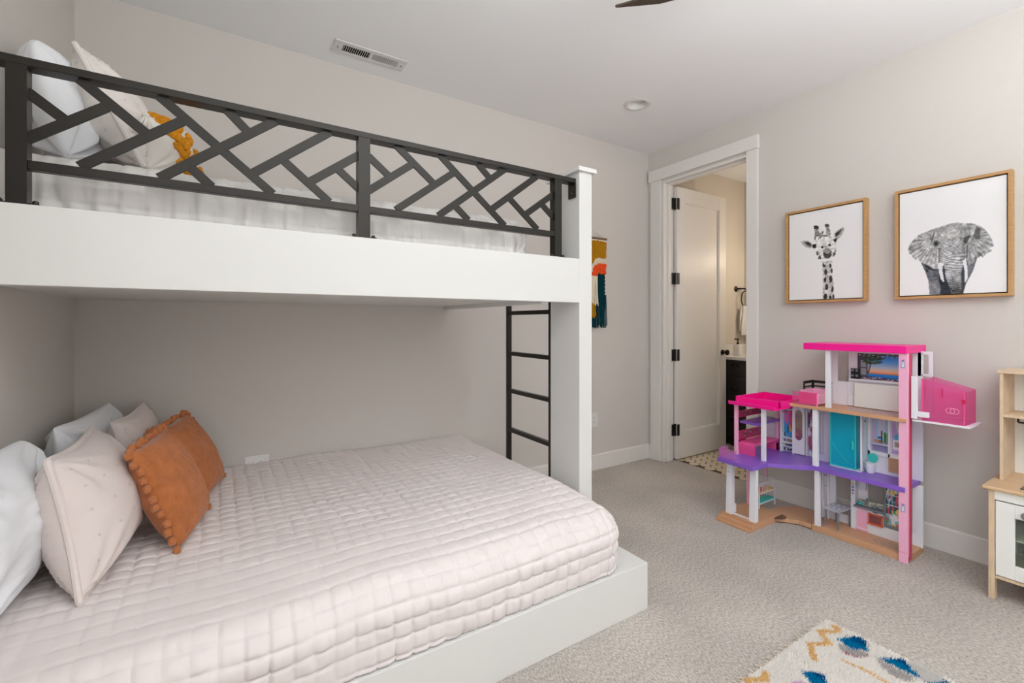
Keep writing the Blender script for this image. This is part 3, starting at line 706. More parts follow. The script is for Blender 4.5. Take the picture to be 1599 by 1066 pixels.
def elephant():
    w, h = 250, 340; im = canvas(w, h, (233,233,234)); yy, xx = np.mgrid[0:h, 0:w]; x, y = xx/w, yy/h
    n1 = fbm(x*28, y*40, 1, 4)*.16+fbm(x*70, y*90, 3, 2)*.10
    rad = np.arctan2(y-.52, x-.36); rr = .11*np.sin(rad*34+4*fbm(x*7, y*7, 2, 2))
    radr = np.arctan2(y-.52, x-.70); rr2 = .12*np.sin(radr*30+4*fbm(x*7, y*7, 5, 2))
    K = lambda k: poly_mask(w, h, ELE[k])
    put(im, K('body'), (104,107,114), n1); put(im, K('gap'), (48,52,60), n1); put(im, K('gapR'), (62,66,74), n1)
    put(im, K('leg'), (128,130,135), n1); put(im, K('shL'), (70,72,78), n1+.4*np.sin((y*.8+x*.5)*190))
    put(im, K('earL'), (166,166,166), n1*1.2+rr); put(im, K('earR'), (160,160,161), n1*1.2+rr2)
    put(im, K('fold'), (100,100,101), n1)
    put(im, K('head'), (170,170,170), n1*1.3); put(im, K('patch'), (186,186,185), n1*.6)
    wrk = .26*np.sin(y*320+9*fbm(x*5, y*5, 8, 2))*smooth01((.40-y)/.06)+.16*np.sign(np.sin(x*150+4*fbm(x*9, y*9, 2, 2)))*np.sin(y*190)*smooth01((y-.33)/.05)
    sh = -.5*smooth01((.20-y)/.2)-.25*smooth01((x-.58)/.07)-.20*smooth01((.45-x)/.05)
    put(im, K('trunk'), (168,169,171), n1+wrk*.8+sh)
    put(im, K('eyeL'), (112,112,112), n1); put(im, ell(w, h, .372, .478, .018, .018), (44,44,44)); put(im, K('eyeR'), (84,84,85), n1)
    put(im, K('tuskL'), (226,226,230), n1*.2); put(im, K('tuskR'), (226,226,230), n1*.2)
    for p0, p1 in (((.355,.58),(.33,.50)), ((.40,.43),(.40,.30)), ((.665,.43),(.66,.30))):
        for t in np.linspace(0, 1, 14): put(im, ell(w, h, p0[0]+(p1[0]-p0[0])*t, p0[1]+(p1[1]-p0[1])*t, .006, .006), (78,78,78))
    return blur(im, 1)
def giraffe():
    w, h = 200, 274; im = canvas(w, h, (231,231,232)); yy, xx = np.mgrid[0:h, 0:w]; x, y = xx/w, yy/h
    n1 = fbm(x*40, y*55, 1, 3)*.16; K = lambda k: poly_mask(w, h, GIR[k])
    put(im, K('hornL'), (136,134,130), n1*2.2); put(im, K('hornR'), (160,158,154), n1*2.2); put(im, K('tipL'), (52,50,48), n1); put(im, K('tipR'), (84,82,78), n1)
    put(im, K('earL'), (168,167,165), n1); put(im, K('earLin'), (66,64,62), n1*2.5); put(im, K('earR'), (174,172,170), n1); put(im, K('earRin'), (60,58,56), n1*2.5)
    put(im, K('neck'), (198,197,195), n1*1.2); put(im, K('head'), (222,221,219), n1*.8)
    put(im, K('baseL'), (44,42,40), n1); put(im, K('baseR'), (44,42,40), n1); put(im, K('brow'), (112,109,105), n1*2)
    put(im, K('nose'), (150,148,145), n1); put(im, K('muzzle'), (78,76,75), n1)
    for i, (cx, cy) in enumerate(GIR['spots']):
        rx, ry = [(.020,.032),(.015,.024),(.012,.026),(.018,.028),(.024,.040),(.024,.034),(.016,.036),(.026,.030),(.016,.020),(.012,.024),(.010,.022),(.012,.016)][i]
        wob = .25*fbm(x*26, y*26, i, 2); dd = ((x-cx)/rx)**2+((y-cy)/ry)**2; put(im, (dd < 1+wob*1.4) & K('neck'), (58,56,56), n1)
    for cx, cy in GIR['jaw']: put(im, ell(w, h, cx, cy, .016, .018), (84,80,78))
    for cx, cy in ((.43,.46),(.46,.455),(.405,.53),(.655,.52),(.63,.47)): put(im, ell(w, h, cx, cy, .008, .010), (70,66,64))
    for cx, cy in GIR['nos']: put(im, ell(w, h, cx, cy, .017, .013), (34,32,32))
    for t in np.linspace(0, 1, 20): put(im, ell(w, h, .50+.10*t, .512-.022*math.sin(t*math.pi), .008, .005), (40,38,38))
    for t in np.linspace(0, 1, 16): put(im, ell(w, h, .49+.08*t, .575+.010*t+.006*math.sin(t*9), .004, .004), (120,116,112))
    put(im, ell(w, h, .46, .725, .02, .02), (150,146,140)); put(im, ell(w, h, .485, .742, .010, .018), (96,92,88))
    return blur(im, 1)

def picture(name, label, y_l, y_r, z0, z1, im):
    t = thing(name, label, 'picture', (XR, (y_l+y_r)/2, z0), 'framed animal prints')
    fx, fw = XR-.045, .0145
    f = MB()
    for q in ((y_r, y_l, z0, z0+fw), (y_r, y_l, z1-fw, z1), (y_r, y_r+fw, z0+fw, z1-fw), (y_l-fw, y_l, z0+fw, z1-fw)): f.box(fx, XR-.001, *q)
    f.build('frame', 'oak', t, bevel=.0008)
    MB().box(XR-.014, XR-.002, y_r+fw, y_l-fw, z0+fw, z1-fw).build('backing', 'oakdark', t)
    g = fw+.006
    cv = MB().box(XR-.034, XR-.014, y_r+g, y_l-g, z0+g, z1-g).build('canvas', 'print', t, colors=np.full((8,3), lin(232)))
    print_mesh('animal_print', im, (XR-.0345, y_l-g, z0+g), (0, -(y_l-y_r-2*g), 0), (0, 0, z1-z0-2*g), 'print', cv)
picture('picture_frame', 'oak framed giraffe print on the wall nearer the doorway', 1.607, 1.150, 1.347, 1.957, giraffe())
picture('picture_frame', 'oak framed elephant head print, right of the giraffe print', 1.015, .560, 1.347, 1.957, elephant())

# ------------------------------------------------------------------ ceiling and wall fixtures
vt = thing('ceiling_vent', 'white slotted air vent in the ceiling above the bunk', 'vent', (.71, 2.63, H))
vx0_, vx1_, vy0_, vy1_ = .506, .910, 2.560, 2.688
ix0, ix1, iy0, iy1 = .556, .862, 2.592, 2.656
MB().box(vx0_, vx1_, vy0_, iy0, H-.007, H).box(vx0_, vx1_, iy1, vy1_, H-.007, H).box(vx0_, ix0, iy0, iy1, H-.007, H).box(ix1, vx1_, iy0, iy1, H-.007, H).build('frame', 'vent', vt, bevel=.003)
MB().box(ix0, ix1, iy0, iy1, H-.0015, H-.0005).build('duct_shade', 'void', vt)  # thin dark sheet, its colour giving the shade of the opening behind the slats
nsl = 27
for k in range(nsl):
    x = ix0+(ix1-ix0)*(k+.5)/nsl; tilt = .0020 if k < nsl/2 else -.0028
    if k == nsl//2: MB().box(x-.006, x+.006, iy0, iy1, H-.006, H-.002).build('slat', 'vent', vt)
    else: MB().bar((x-tilt, (iy0+iy1)/2, H-.0065), (x+tilt, (iy0+iy1)/2, H-.002), iy1-iy0, .0012, (1,0,0)).build('slat', 'vent', vt)
for x in (.53, .886): MB().lathe([(.004,-.0085),(.004,-.007)], (x, 2.624, H), 2, 8).build('screw', 'void', vt)
dn = thing('recessed_light', 'round white recessed downlight in the ceiling', 'light', (2.44, 2.21, H))
b = MB(); b.lathe([(.092,-.001),(.092,-.003),(.084,-.007),(.068,-.006),(.064,0),(.058,.020),(.050,.034),(.0505,.036),(.0655,.002)], (LX, LY, H), 2, 40); b.f = b.f[:-2]; b.build('trim_ring', 'vent', dn)
MB().lathe([(.051,.034),(.051,.037)], (LX, LY, H), 2, 36).build('lens', 'lens', dn)
fan = thing('ceiling_fan', 'ceiling fan with dark blades, one tip showing at the top', 'fan', (1.55, .72, H))
MB().lathe([(.07,0),(.07,-.03),(.02,-.05),(.018,-.14),(.09,-.15),(.11,-.18),(.11,-.25),(.06,-.28)], (1.55, .72, H), 2, 28).build('motor', 'black', fan)
prof = [(.09,-.05),(.18,-.085),(.28,-.110),(.40,-.115),(.50,-.088),(.56,-.056),(.61,-.028),(.640,-.012),(.650,-.005),(.653,0),(.648,.003),(.62,-.005),(.56,-.018),(.45,-.022),(.30,-.006),(.18,.018),(.09,.03)]
for k in range(3):
    a = math.atan2(1.342-.72, 1.347-1.55)+math.radians(120*k); c, s_ = math.cos(a), math.sin(a)
    V = []; n = len(prof)
    for zz in (0, .009):
        for r, t in prof: V.append((1.55+r*c-t*s_, .72+r*s_+t*c, 2.50+zz+.08*t))
    link('blade', V, [tuple(range(n)), tuple(range(n,2*n))]+[(i,(i+1)%n,n+(i+1)%n,n+i) for i in range(n)], 'fan', fan, bevel=.002)

def outlet(name, label, x, z, w_, h_, horiz):
    t = thing(name, label, 'outlet', (x, YB, z))
    MB().box(x-w_/2, x+w_/2, YB-.006, YB, z-h_/2, z+h_/2).build('plate', 'plate', t, bevel=.003)
    b = MB()
    for s in (-1, 1):
        dx, dz = (s*.019, 0) if horiz else (0, s*.019)
        q = .014
        MB().box(x+dx-q, x+dx+q, YB-.0085, YB-.005, z+dz-q, z+dz+q).build('socket', 'plate', t, bevel=.003)
        for k in (-1, 1): 
            if horiz: b.box(x+dx-.004, x+dx+.004, YB-.0092, YB-.0084, z+k*.006-.001, z+k*.006+.001)
            else: b.box(x+k*.006-.001, x+k*.006+.001, YB-.0092, YB-.0084, z+dz-.004, z+dz+.004)
    b.build('slots', 'void', t)
outlet('wall_outlet', 'white horizontal outlet on the back wall just above the quilt', .152, .463, .116, .072, True)
outlet('wall_outlet', 'white upright outlet low on the back wall right of the bunk post', 2.590, .415, .072, .118, False)

# ------------------------------------------------------------------ woven wall hanging
mh = thing('wall_hanging', 'woven fibre wall hanging in mustard, coral and dark teal', 'wall hanging', (2.45, YB, 1.2))
hx0, hx1, hy = 2.18, 2.70, YB-.022
MB().tube([(hx0-.02, hy, 1.915), (hx1+.012, hy, 1.915)], .009, 10).build('dowel', 'dowel', mh)
MB().tube([(hx0, hy, 1.92), ((hx0+hx1)/2, hy+.012, 2.05), (hx1, hy, 1.92)], .0018, 6).build('hanging_cord', 'creamw', mh)
MB().box(hx0, hx1, hy-.002, hy+.006, 1.55, 1.905).build('warp', 'creamw', mh)
def loops(name, m, test, r, step, z0, z1, yoff):
    b = MB(); z = z0
    while z < z1:
        x = hx0+.004
        while x < hx1-.002:
            if test(x, z): b.ball((x+random.uniform(-.3,.3)*step, hy-yoff-random.uniform(0,.004), z+random.uniform(-.3,.3)*step), r*random.uniform(.85,1.2), 6, 4, (1,.7,1.1))
            x += step
        z += step
    return b.build(name, m, mh)
e1 = lambda x: 1.775-.16*smooth01((2.66-x)/.20)+.02*np.sin(x*30)
e2 = lambda x: e1(x)-.055
e3 = lambda x: e2(x)-.085
loops('mustard_loops', 'mustw', lambda x, z: z > e1(x), .010, .0135, 1.56, 1.895, .002)
loops('cream_knots', 'creamw', lambda x, z: e2(x) < z <= e1(x) and x < 2.69, .0085, .014, 1.45, 1.78, .002)
loops('coral_loops', 'coral', lambda x, z: e3(x) < z <= e2(x), .0115, .0165, 1.40, 1.74, .004)
b = MB()
for k in range(44):
    z = 1.43+.0065*k
    x0 = hx0
    xs = [x for x in np.linspace(hx0, hx1-.012+.004*math.sin(k*1.3), 30) if z < e3(x)+.008]
    if len(xs) > 2: b.tube([(x, hy-.004-.002*math.sin(x*160+k*3), z) for x in xs], .0042, 6)
b.build('teal_weave', 'tealw', mh)
def fringe(name, m, x0, x1, zt, zb, yoff, n, jit=.015):
    b = MB()
    for k in range(n):
        x = x0+(x1-x0)*(k+.5)/n; a = random.uniform(-.006,.006); zz = zb+random.uniform(-jit, jit)
        b.tube([(x, hy-yoff, zt), (x+a, hy-yoff-random.uniform(0,.006), (zt+zz)/2), (x+a*2+.02*(k/n-.5), hy-yoff+random.uniform(-.004,.003), zz)], .0042, 5)
    b.build(name, m, mh)
fringe('teal_fringe', 'tealw', hx0+.01, hx1+.004, 1.45, 1.185, .004, 74)
fringe('cream_fringe', 'creamw', 2.46, 2.595, 1.60, 1.37, .016, 26)
fringe('mustard_fringe', 'mustw', 2.44, 2.575, 1.40, 1.265, .010, 22)

# ------------------------------------------------------------------ toy kitchen
kt = thing('toy_kitchen', 'white and birch wooden play kitchen against the right wall', 'toy kitchen', (3.05, .2, 0))
kx0, kx1, ky1, ky0 = 2.862, 3.228, .573, -.127
MB().box(kx0-.012, kx1+.006, ky0-.02, ky1+.019, .480, .497).build('worktop', 'birchtop', kt, bevel=.006, seg=3)
for y in (ky1-.020, ky0):
    for x in (kx0, kx1-.04): MB().box(x, x+.04, y, y+.020, 0, .480).build('leg', 'birch', kt, bevel=.002)
MB().box(kx0+.004, kx1, ky0+.02, ky1-.02, .095, .108).build('bottom_board', 'birch', kt, bevel=.001)
MB().box(kx0+.002, kx0+.014, ky0+.02, ky1-.02, .440, .480).build('front_rail', 'kwhite', kt, bevel=.001)
MB().box(kx0+.03, kx1-.012, ky1-.026, ky1-.020, .108, .480).box(kx0+.03, kx1-.012, ky0+.02, ky0+.026, .108, .480).box(kx1-.012, kx1, ky0+.02, ky1-.02, .108, .480).box(kx0+.02, kx1-.012, .195, .207, .108, .44).build('side_panels', 'kwhite', kt)
MB().box(kx0+.025, kx1-.014, .21, ky1-.03, .272, .278).build('oven_shelf', 'kwhite', kt)
MB().box(kx0+.035, kx1-.014, .212, .214, .115, .43).box(kx1-.018, kx1-.014, .21, ky1-.03, .115, .43).build('oven_lining', 'ovenin', kt)
od0, od1 = .205, ky1-.0225
wy0, wy1, wz0, wz1 = .265, .4925, .172, .377
od = MB().box(kx0, kx0+.016, wy1, od1, .112, .435).box(kx0, kx0+.016, od0, wy0, .112, .435).box(kx0, kx0+.016, wy0, wy1, .112, wz0).box(kx0, kx0+.016, wy0, wy1, wz1, .435).build('oven_door', 'kwhite', kt, bevel=.0015)
MB().box(kx0+.009, kx0+.012, wy0-.002, wy1+.002, wz0-.002, wz1+.002).build('oven_window', 'glass', od)
MB().lathe([(.006,0),(.006,-.012),(.016,-.014),(.017,-.024),(.010,-.028)], (kx0, .455, .402), 0, 18).build('door_knob', 'steel', od)
cdr = MB().box(kx0, kx0+.016, ky0+.022, .197, .112, .435).build('cupboard_door', 'kwhite', kt, bevel=.0015)
MB().lathe([(.006,0),(.006,-.012),(.016,-.014),(.017,-.024),(.010,-.028)], (kx0, .15, .402), 0, 18).build('door_knob', 'steel', cdr)
ck = MB().box(2.905, 3.11, .235, .485, .497, .501).build('cooktop', 'cooktop', kt, bevel=.002)
for x, y in ((2.96,.42),(3.06,.42),(2.96,.30),(3.06,.30)): MB().tube([(x+.035*math.cos(t), y+.035*math.sin(t), .5015) for t in np.linspace(0, 2*math.pi, 24, endpoint=False)], .0012, 6, closed=True).build('burner_ring', 'steel', ck)
MB().lathe([(.001,.470),(.085,.472),(.105,.497),(.112,.499),(.106,.500)], (3.05, .03, 0), 2, 28).build('sink', 'steel', kt)
MB().tube([(3.17,.03,.497),(3.17,.03,.60),(3.15,.03,.635),(3.11,.03,.635),(3.10,.03,.61)], .009, 10).build('tap', 'steel', kt)
ux0 = 3.012
for y in (ky1-.018, ky0+.006): MB().box(ux0, kx1, y, y+.0115, .497, .985).build('upper_side', 'birch', kt, bevel=.001)
MB().box(ux0-.006, kx1, ky0-.002, ky1+.002, .985, .997).build('top_shelf', 'birch', kt, bevel=.0015)
MB().box(ux0+.004, kx1, ky0+.0175, ky1-.018, .785, .796).build('upper_shelf', 'birch', kt, bevel=.001)
MB().box(kx1-.008, kx1-.002, ky0+.0175, ky1-.018, .796, .985).box(kx1-.004, kx1, ky0+.0175, ky1-.018, .497, .785).build('back_panel', 'kwhite', kt)
MB().tube([(ux0+.03, ky1-.06, .765), (ux0+.03, ky0+.06, .765)], .004, 8).tube([(ux0+.03, ky1-.06, .765), (ux0+.03, ky1-.06, .786)], .004, 8).tube([(ux0+.03, ky0+.06, .765), (ux0+.03, ky0+.06, .786)], .004, 8).build('hanging_rail', 'black', kt)

# ------------------------------------------------------------------ dollhouse
D = thing('dollhouse', 'three-storey pink, purple and white toy dollhouse on the carpet by the right wall', 'dollhouse', (3.0, 1.25, 0))
BK = 3.10                                        # inner face of the back panels
def P_(name, m, *boxes, bevel=.0012, par=None):
    b = MB()
    for q in boxes: b.box(*q)
    return b.build(name, m, par or D, bevel=bevel)
def stick(name, im, x, yl, yr, z0, z1, par=None): return print_mesh(name, im, (x, yl, z0), (0, yr-yl, 0), (0, 0, z1-z0), 'sticker', par or D)
def blobs(w, h, bgc, cols, n, r, seed):
    rs = np.random.default_rng(seed); im = canvas(w, h, bgc)
    for k in range(n):
        put(im, ell(w, h, rs.random(), rs.random(), r*(.5+rs.random())*(1 if w > h else 1.4), r*(.5+rs.random())*(1.6 if w > h else 1), rs.random()*3), cols[rs.integers(len(cols))])
    return blur(im, 1)
# bases
P_('main_base', 'dtan', (2.92, 3.14, .868, 1.315, 0, .035), bevel=.002)
MB().prism([(2.848,1.484),(2.918,1.385),(2.921,1.319),(3.14,1.319),(3.14,1.50),(3.02,1.565),(2.905,1.565),(2.895,1.484)], 2, .006, .030).build('link_base', 'dtan', D, bevel=.0015)
b = MB()
for k, (x, z) in enumerate(((2.565,.013),(2.590,.027),(2.622,.040))): b.box(x, 2.905, 1.485, 1.703, 0 if k == 0 else z-.014, z)
b.build('wing_steps', 'dtan', D, bevel=.0015)
im = canvas(60, 60, (150,112,84)); put(im, ell(60,60,.5,.5,.48,.48), (96,74,56)); put(im, ell(60,60,.6,.55,.2,.26), (92,84,120)); put(im, ell(60,60,.35,.4,.2,.2), (130,100,60)); put(im, ell(60,60,.55,.5,.1,.1), (150,90,70))
def disc_sticker(name, im, cx, cy, z, rx, ry, par):
    o = print_mesh(name, im, (cx-rx, cy+ry, z), (0, -2*ry, 0), (2*rx, 0, 0), 'sticker', par); return o
oval = MB(); n = 28
oval.prism([(2.873+.045*math.cos(2*math.pi*k/n), 1.478+.038*math.sin(2*math.pi*k/n)) for k in range(n)], 2, .030, .0305); oval.build('rug_sticker', mat('oval_rug_sticker', (112,86,68), .5, var=(60,.5)), D)
# floors
pf = MB().prism([(2.592,1.706),(2.580,1.476),(2.732,1.470),(2.866,1.312),(2.902,1.300),(2.902,.878),(3.125,.878),(3.125,1.706)], 2, .358, .382).build('middle_floor', 'purple', D, bevel=.002)
MB().prism([(2.86,1.612),(3.02,1.60),(3.04,1.45),(2.90,1.40),(2.80,1.50)], 2, .382, .3835).build('floor_inlay', 'purple', pf)
P_('upper_floor', 'dtan', (2.900, 3.125, .872, 1.43, .712, .7305), bevel=.0015)
P_('roof', 'mag', (2.898, 3.176, .869, 1.352, 1.060, 1.098), bevel=.003)
# tall pink column and its crimson track
P_('pink_column', 'pink', (2.910, 2.932, .868, .905, 0, 1.060), bevel=.0015)
P_('column_track', 'crim', (2.932, 2.962, .8660, .9045, .012, 1.058), bevel=.0005)
for z in (.052, .372, .722): P_('column_seam', 'crim', (2.9095, 2.911, .869, .904, z, z+.0012), bevel=0)
tg = canvas(30, 46, (206,170,206)); put(tg, poly_mask(30,46,[(.2,.08),(.82,.08),(.72,.80),(.32,.80)]), (60,70,84)); put(tg, poly_mask(30,46,[(.26,.12),(.76,.12),(.68,.76),(.37,.76)]), (206,226,232)); put(tg, ell(30,46,.52,.66,.06,.07), (40,44,60)); put(tg, ell(30,46,.48,.4,.06,.05), (150,170,190)); put(tg, poly_mask(30,46,[(.34,.82),(.72,.82),(.72,.93),(.34,.93)]), (190,60,170))
for z0 in (.985, .255): stick('height_tag', tg, 2.9093, .898, .877, z0, z0+.046)
# white columns
P_('upper_column', 'dwhite', (2.916, 2.936, 1.218, 1.243, .7305, 1.060)); P_('middle_column', 'dwhite', (2.910, 2.932, 1.281, 1.308, .382, .712)); P_('ground_column', 'dwhite', (2.916, 2.938, 1.273, 1.300, .035, .358))
# back panels
P_('ground_back_panel', 'dwhite', (BK, BK+.012, 1.265, 1.338, .030, .358), (BK, BK+.012, 1.105, 1.180, .030, .358), (BK, BK+.012, .862, 1.018, .030, .358), (BK, BK+.012, 1.180, 1.265, .030, .085), (BK, BK+.012, 1.018, 1.105, .030, .200), (BK, BK+.012, 1.180, 1.265, .345, .358), (BK, BK+.012, 1.018, 1.105, .340, .358))
P_('middle_back_panel', 'dlav', (BK, BK+.012, .862, 1.352, .382, .712))
P_('upper_back_panel', 'dwhite', (BK, BK+.012, 1.255, 1.285, .7305, 1.060), (BK, BK+.012, .862, 1.198, .7305, 1.060), (BK, BK+.012, 1.198, 1.255, .7305, .870), (BK, BK+.012, 1.198, 1.255, 1.045, 1.060))
# ground floor: shelf ladder, pillar, kitchen unit
b = MB()
for y in (1.322, 1.292): b.box(3.075, 3.087, y, y+.008, .035, .355)
for z in (.08, .15, .22, .285): b.box(3.078, 3.092, 1.296, 1.324, z, z+.006)
b.build('shelf_ladder', 'dwhite', D, bevel=.0008)
P_('kitchen_pillar', 'dwhite', (3.06, BK, 1.150, 1.172, .035, .358)); 
im = canvas(14, 60, (222,222,234))
for k, c in enumerate(((206,180,40),(90,130,200),(130,110,190),(90,160,150))): put(im, ell(14,60,.5,.66-.09*k,.28,.03), c)
stick('switch_dots', im, 3.0595, 1.170, 1.152, .16, .355)
P_('sink_cabinet', 'dwhite', (3.062, BK, 1.085, 1.150, .035, .165)); P_('cabinet_door', 'pink', (3.059, 3.063, 1.092, 1.143, .055, .150)); P_('cabinet_plinth', 'pink', (3.059, 3.063, 1.090, 1.146, .037, .048)); P_('cabinet_top', 'pink', (3.059, 3.063, 1.090, 1.146, .154, .163))
P_('oven_cabinet', 'dwhite', (3.062, BK, .905, 1.085, .035, .165))
ov = P_('oven_frame', 'orangep', (3.052, 3.062, 1.080, 1.086, .098, .152), (3.052, 3.062, 1.020, 1.026, .098, .152), (3.052, 3.062, 1.020, 1.086, .146, .152), (3.048, 3.062, 1.018, 1.088, .092, .100), bevel=.001)
P_('oven_glass', mat('oven_print', (132,78,78), .3), (3.057, 3.060, 1.026, 1.080, .100, .146), par=ov)
P_('oven_vent', 'dblack', (3.0605, 3.062, 1.045, 1.066, .157, .161), bevel=0)
P_('worktop', 'dgrey', (3.050, BK, 1.015, 1.155, .165, .176))
stick('patterned_splashback', blobs(70, 18, (206,204,190), [(120,120,112),(230,228,216),(90,120,130),(160,150,120)], 90, .05, 3), 3.085, 1.148, 1.018, .176, .208)
MB().ball((3.072, 1.130, .188), .011, 10, 8, (1,1,1)).build('kettle', 'teals', D)
MB().tube([(3.085,1.100,.176),(3.085,1.100,.215),(3.075,1.100,.222),(3.068,1.100,.212)], .003, 6).build('tap', 'dgrey', D)
P_('hood_niche', 'dlav', (3.085, BK, 1.108, 1.140, .262, .345))
fr = P_('fridge', 'dgrey', (3.060, BK, .905, 1.018, .096, .345), bevel=.002)
stick('fridge_print', blobs(44, 96, (140,172,190), [(226,232,236),(60,90,110),(210,80,90),(80,150,90),(120,190,210),(40,60,80),(230,200,120)], 120, .06, 5), 3.0595, 1.006, .912, .118, .330, fr)
for z in (.172, .225, .28): P_('fridge_shelf', 'dwhite', (3.056, 3.0605, .915, 1.004, z, z+.003), par=fr, bevel=0)
oo = MB(); n = 26
oo.prism([(2.99+.045*math.cos(2*math.pi*k/n), .975+.07*math.sin(2*math.pi*k/n)) for k in range(n)], 2, .035, .0355); oo.build('patterned_mat', mat('pale_mat_sticker', (186,150,124), .5, var=(90,.25)), D)
# middle floor: towel bar wall, shower, vanity niches, wicker panel
P_('bath_side_wall', 'dlav', (3.040, BK, 1.262, 1.272, .382, .712), (3.055, 3.062, 1.272, 1.345, .382, .712))
MB().tube([(3.055,1.316,.672),(3.030,1.318,.672),(3.030,1.318,.430),(3.055,1.316,.430)], .0032, 8).tube([(3.055,1.303,.672),(3.034,1.303,.672),(3.034,1.303,.430),(3.055,1.303,.430)], .0022, 8).build('towel_rail', 'dsilver', D)
sh = P_('shower_door', 'teal', (3.000, 3.006, 1.126, 1.252, .388, .694), (3.006, 3.075, 1.246, 1.252, .388, .694), (3.006, 3.085, 1.126, 1.131, .388, .694), bevel=.001)
P_('shower_rim', 'teals', (2.998, 3.006, 1.124, 1.130, .388, .694), (2.998, 3.006, 1.248, 1.254, .388, .694), (2.998, 3.006, 1.130, 1.248, .388, .396), par=sh, bevel=.0008)
P_('shower_handle', 'teals', (2.990, 2.9985, 1.132, 1.142, .500, .548), par=sh)
MB().tube([(2.9985, 1.240-.105*t, .52-.105*math.sin(t*math.pi/2)) for t in np.linspace(0, 1, 12)], .0016, 6).build('shower_groove', 'teals', sh)
P_('shower_tray', 'dwhite', (3.000, BK, 1.100, 1.256, .382, .389))
P_('shower_side', 'dwhite', (3.000, 3.012, 1.096, 1.104, .389, .705), (3.090, BK, 1.096, 1.125, .389, .705))
MB().ball((3.088,1.112,.655), .004, 8, 6).build('shower_tap', 'dblack', D)
P_('niche_frame', 'dwhite', (3.070, BK, 1.082, 1.094, .480, .712), (3.070, BK, .992, 1.002, .480, .712), (3.070, BK, .905, 1.094, .480, .500), (3.078, BK, .905, 1.094, .382, .480))
im = canvas(46, 60, (196,176,214)); put(im, poly_mask(46,60,[(.22,.30),(.82,.30),(.82,1),(.22,1)]), (150,200,232)); put(im, poly_mask(46,60,[(.32,.36),(.74,.36),(.74,1),(.32,1)]), (206,202,222)); put(im, poly_mask(46,60,[(0,0),(1,0),(1,.16),(0,.22)]), (150,142,190))
for k in range(26): put(im, ell(46,60,.72+.2*math.sin(k*2.1),.38+.10*math.cos(k*3.7),.07,.04,k), ((70,130,50),(110,170,60),(50,100,50))[k%3])
put(im, ell(46,60,.42,.36,.12,.03), (50,90,190)); put(im, ell(46,60,.20,.27,.08,.05), (210,150,90)); put(im, ell(46,60,.40,.27,.1,.03), (180,120,90))
stick('niche_print', im, 3.0985, 1.082, 1.002, .50, .71); P_('niche_shelf', 'dlav', (3.066, BK, 1.002, 1.082, .540, .547))
im = canvas(46, 60, (186,160,210)); put(im, ell(46,60,.62,.78,.42,.30), (206,210,216)); put(im, ell(46,60,.62,.78,.36,.26), (176,182,192)); put(im, ell(46,60,.36,.42,.26,.09), (90,180,214)); put(im, poly_mask(46,60,[(.04,.12),(1,.12),(1,.36),(.04,.36)]), (222,222,228)); put(im, poly_mask(46,60,[(.14,.18),(1,.18),(1,.31),(.14,.31)]), (170,150,140)); put(im, poly_mask(46,60,[(.3,.2),(.4,.2),(.4,.3),(.3,.3)]), (70,50,50)); put(im, poly_mask(46,60,[(.7,.2),(.8,.2),(.8,.3),(.7,.3)]), (70,50,50))
stick('niche_print', im, 3.0985, .992, .906, .50, .71)
P_('wicker_panel', 'wick', (3.070, 3.079, .900, .994, .408, .478), bevel=.002)
tan = P_('wicker_frame', 'dtan', (3.066, 3.072, .900, .998, .404, .410), (3.066, 3.072, .900, .998, .476, .482), (3.066, 3.072, .992, .998, .410, .476), bevel=.001)
# closet between wing and bathroom
P_('closet_panel', 'dwhite', (BK, BK+.010, 1.352, 1.575, .382, .700))
P_('closet_post', 'dwhite', (3.065, BK, 1.560, 1.572, .382, .700), (3.065, BK, 1.488, 1.496, .382, .700), (3.078, BK, 1.415, 1.422, .382, .700), (3.070, BK, 1.496, 1.560, .440, .446), (3.070, BK, 1.496, 1.560, .415, .419), (3.070, BK, 1.496, 1.560, .470, .476), (3.070, BK, 1.496, 1.560, .655, .661))
stick('clothes_print', blobs(36, 90, (40,70,120), [(220,110,180),(60,150,210),(30,40,80),(60,180,200),(220,180,70),(230,80,110),(30,90,150)], 46, .12, 8), 3.097, 1.560, 1.497, .478, .655)
stick('folded_clothes_print', blobs(36, 40, (210,206,220), [(150,160,60),(60,90,180),(230,228,236),(190,120,150),(40,40,70)], 40, .12, 9), 3.097, 1.560, 1.497, .388, .470)
stick('hat_shelf_print', blobs(36, 20, (110,30,50), [(200,80,110),(60,20,30),(220,190,170)], 24, .14, 10), 3.097, 1.560, 1.497, .662, .700)
MB().tube([(3.072,1.575,.640),(3.072,1.49,.636)], .003, 6).build('clothes_rail', 'hot', D)
md = P_('mirror_door', 'dwhite', (3.070, 3.078, 1.425, 1.490, .386, .698), bevel=.0015)
mo = MB(); pts = [(1.4575+.021*math.cos(a), (.635 if a < math.pi else .505)+.030*math.sin(a)) for a in np.linspace(0, 2*math.pi, 32, endpoint=False)]
mo.prism(pts, 0, 3.0685, 3.071); mo.build('mirror', mat('toy_mirror_foil', (196,178,170), .12, metal=.9), md)
stick('perfume_shelves', blobs(16, 90, (200,204,226), [(40,44,70),(230,232,240),(140,160,200),(180,80,120)], 40, .1, 12), 3.098, 1.415, 1.354, .39, .70)
P_('half_wall', 'dlav', (BK, BK+.010, 1.575, 1.700, .382, .545))
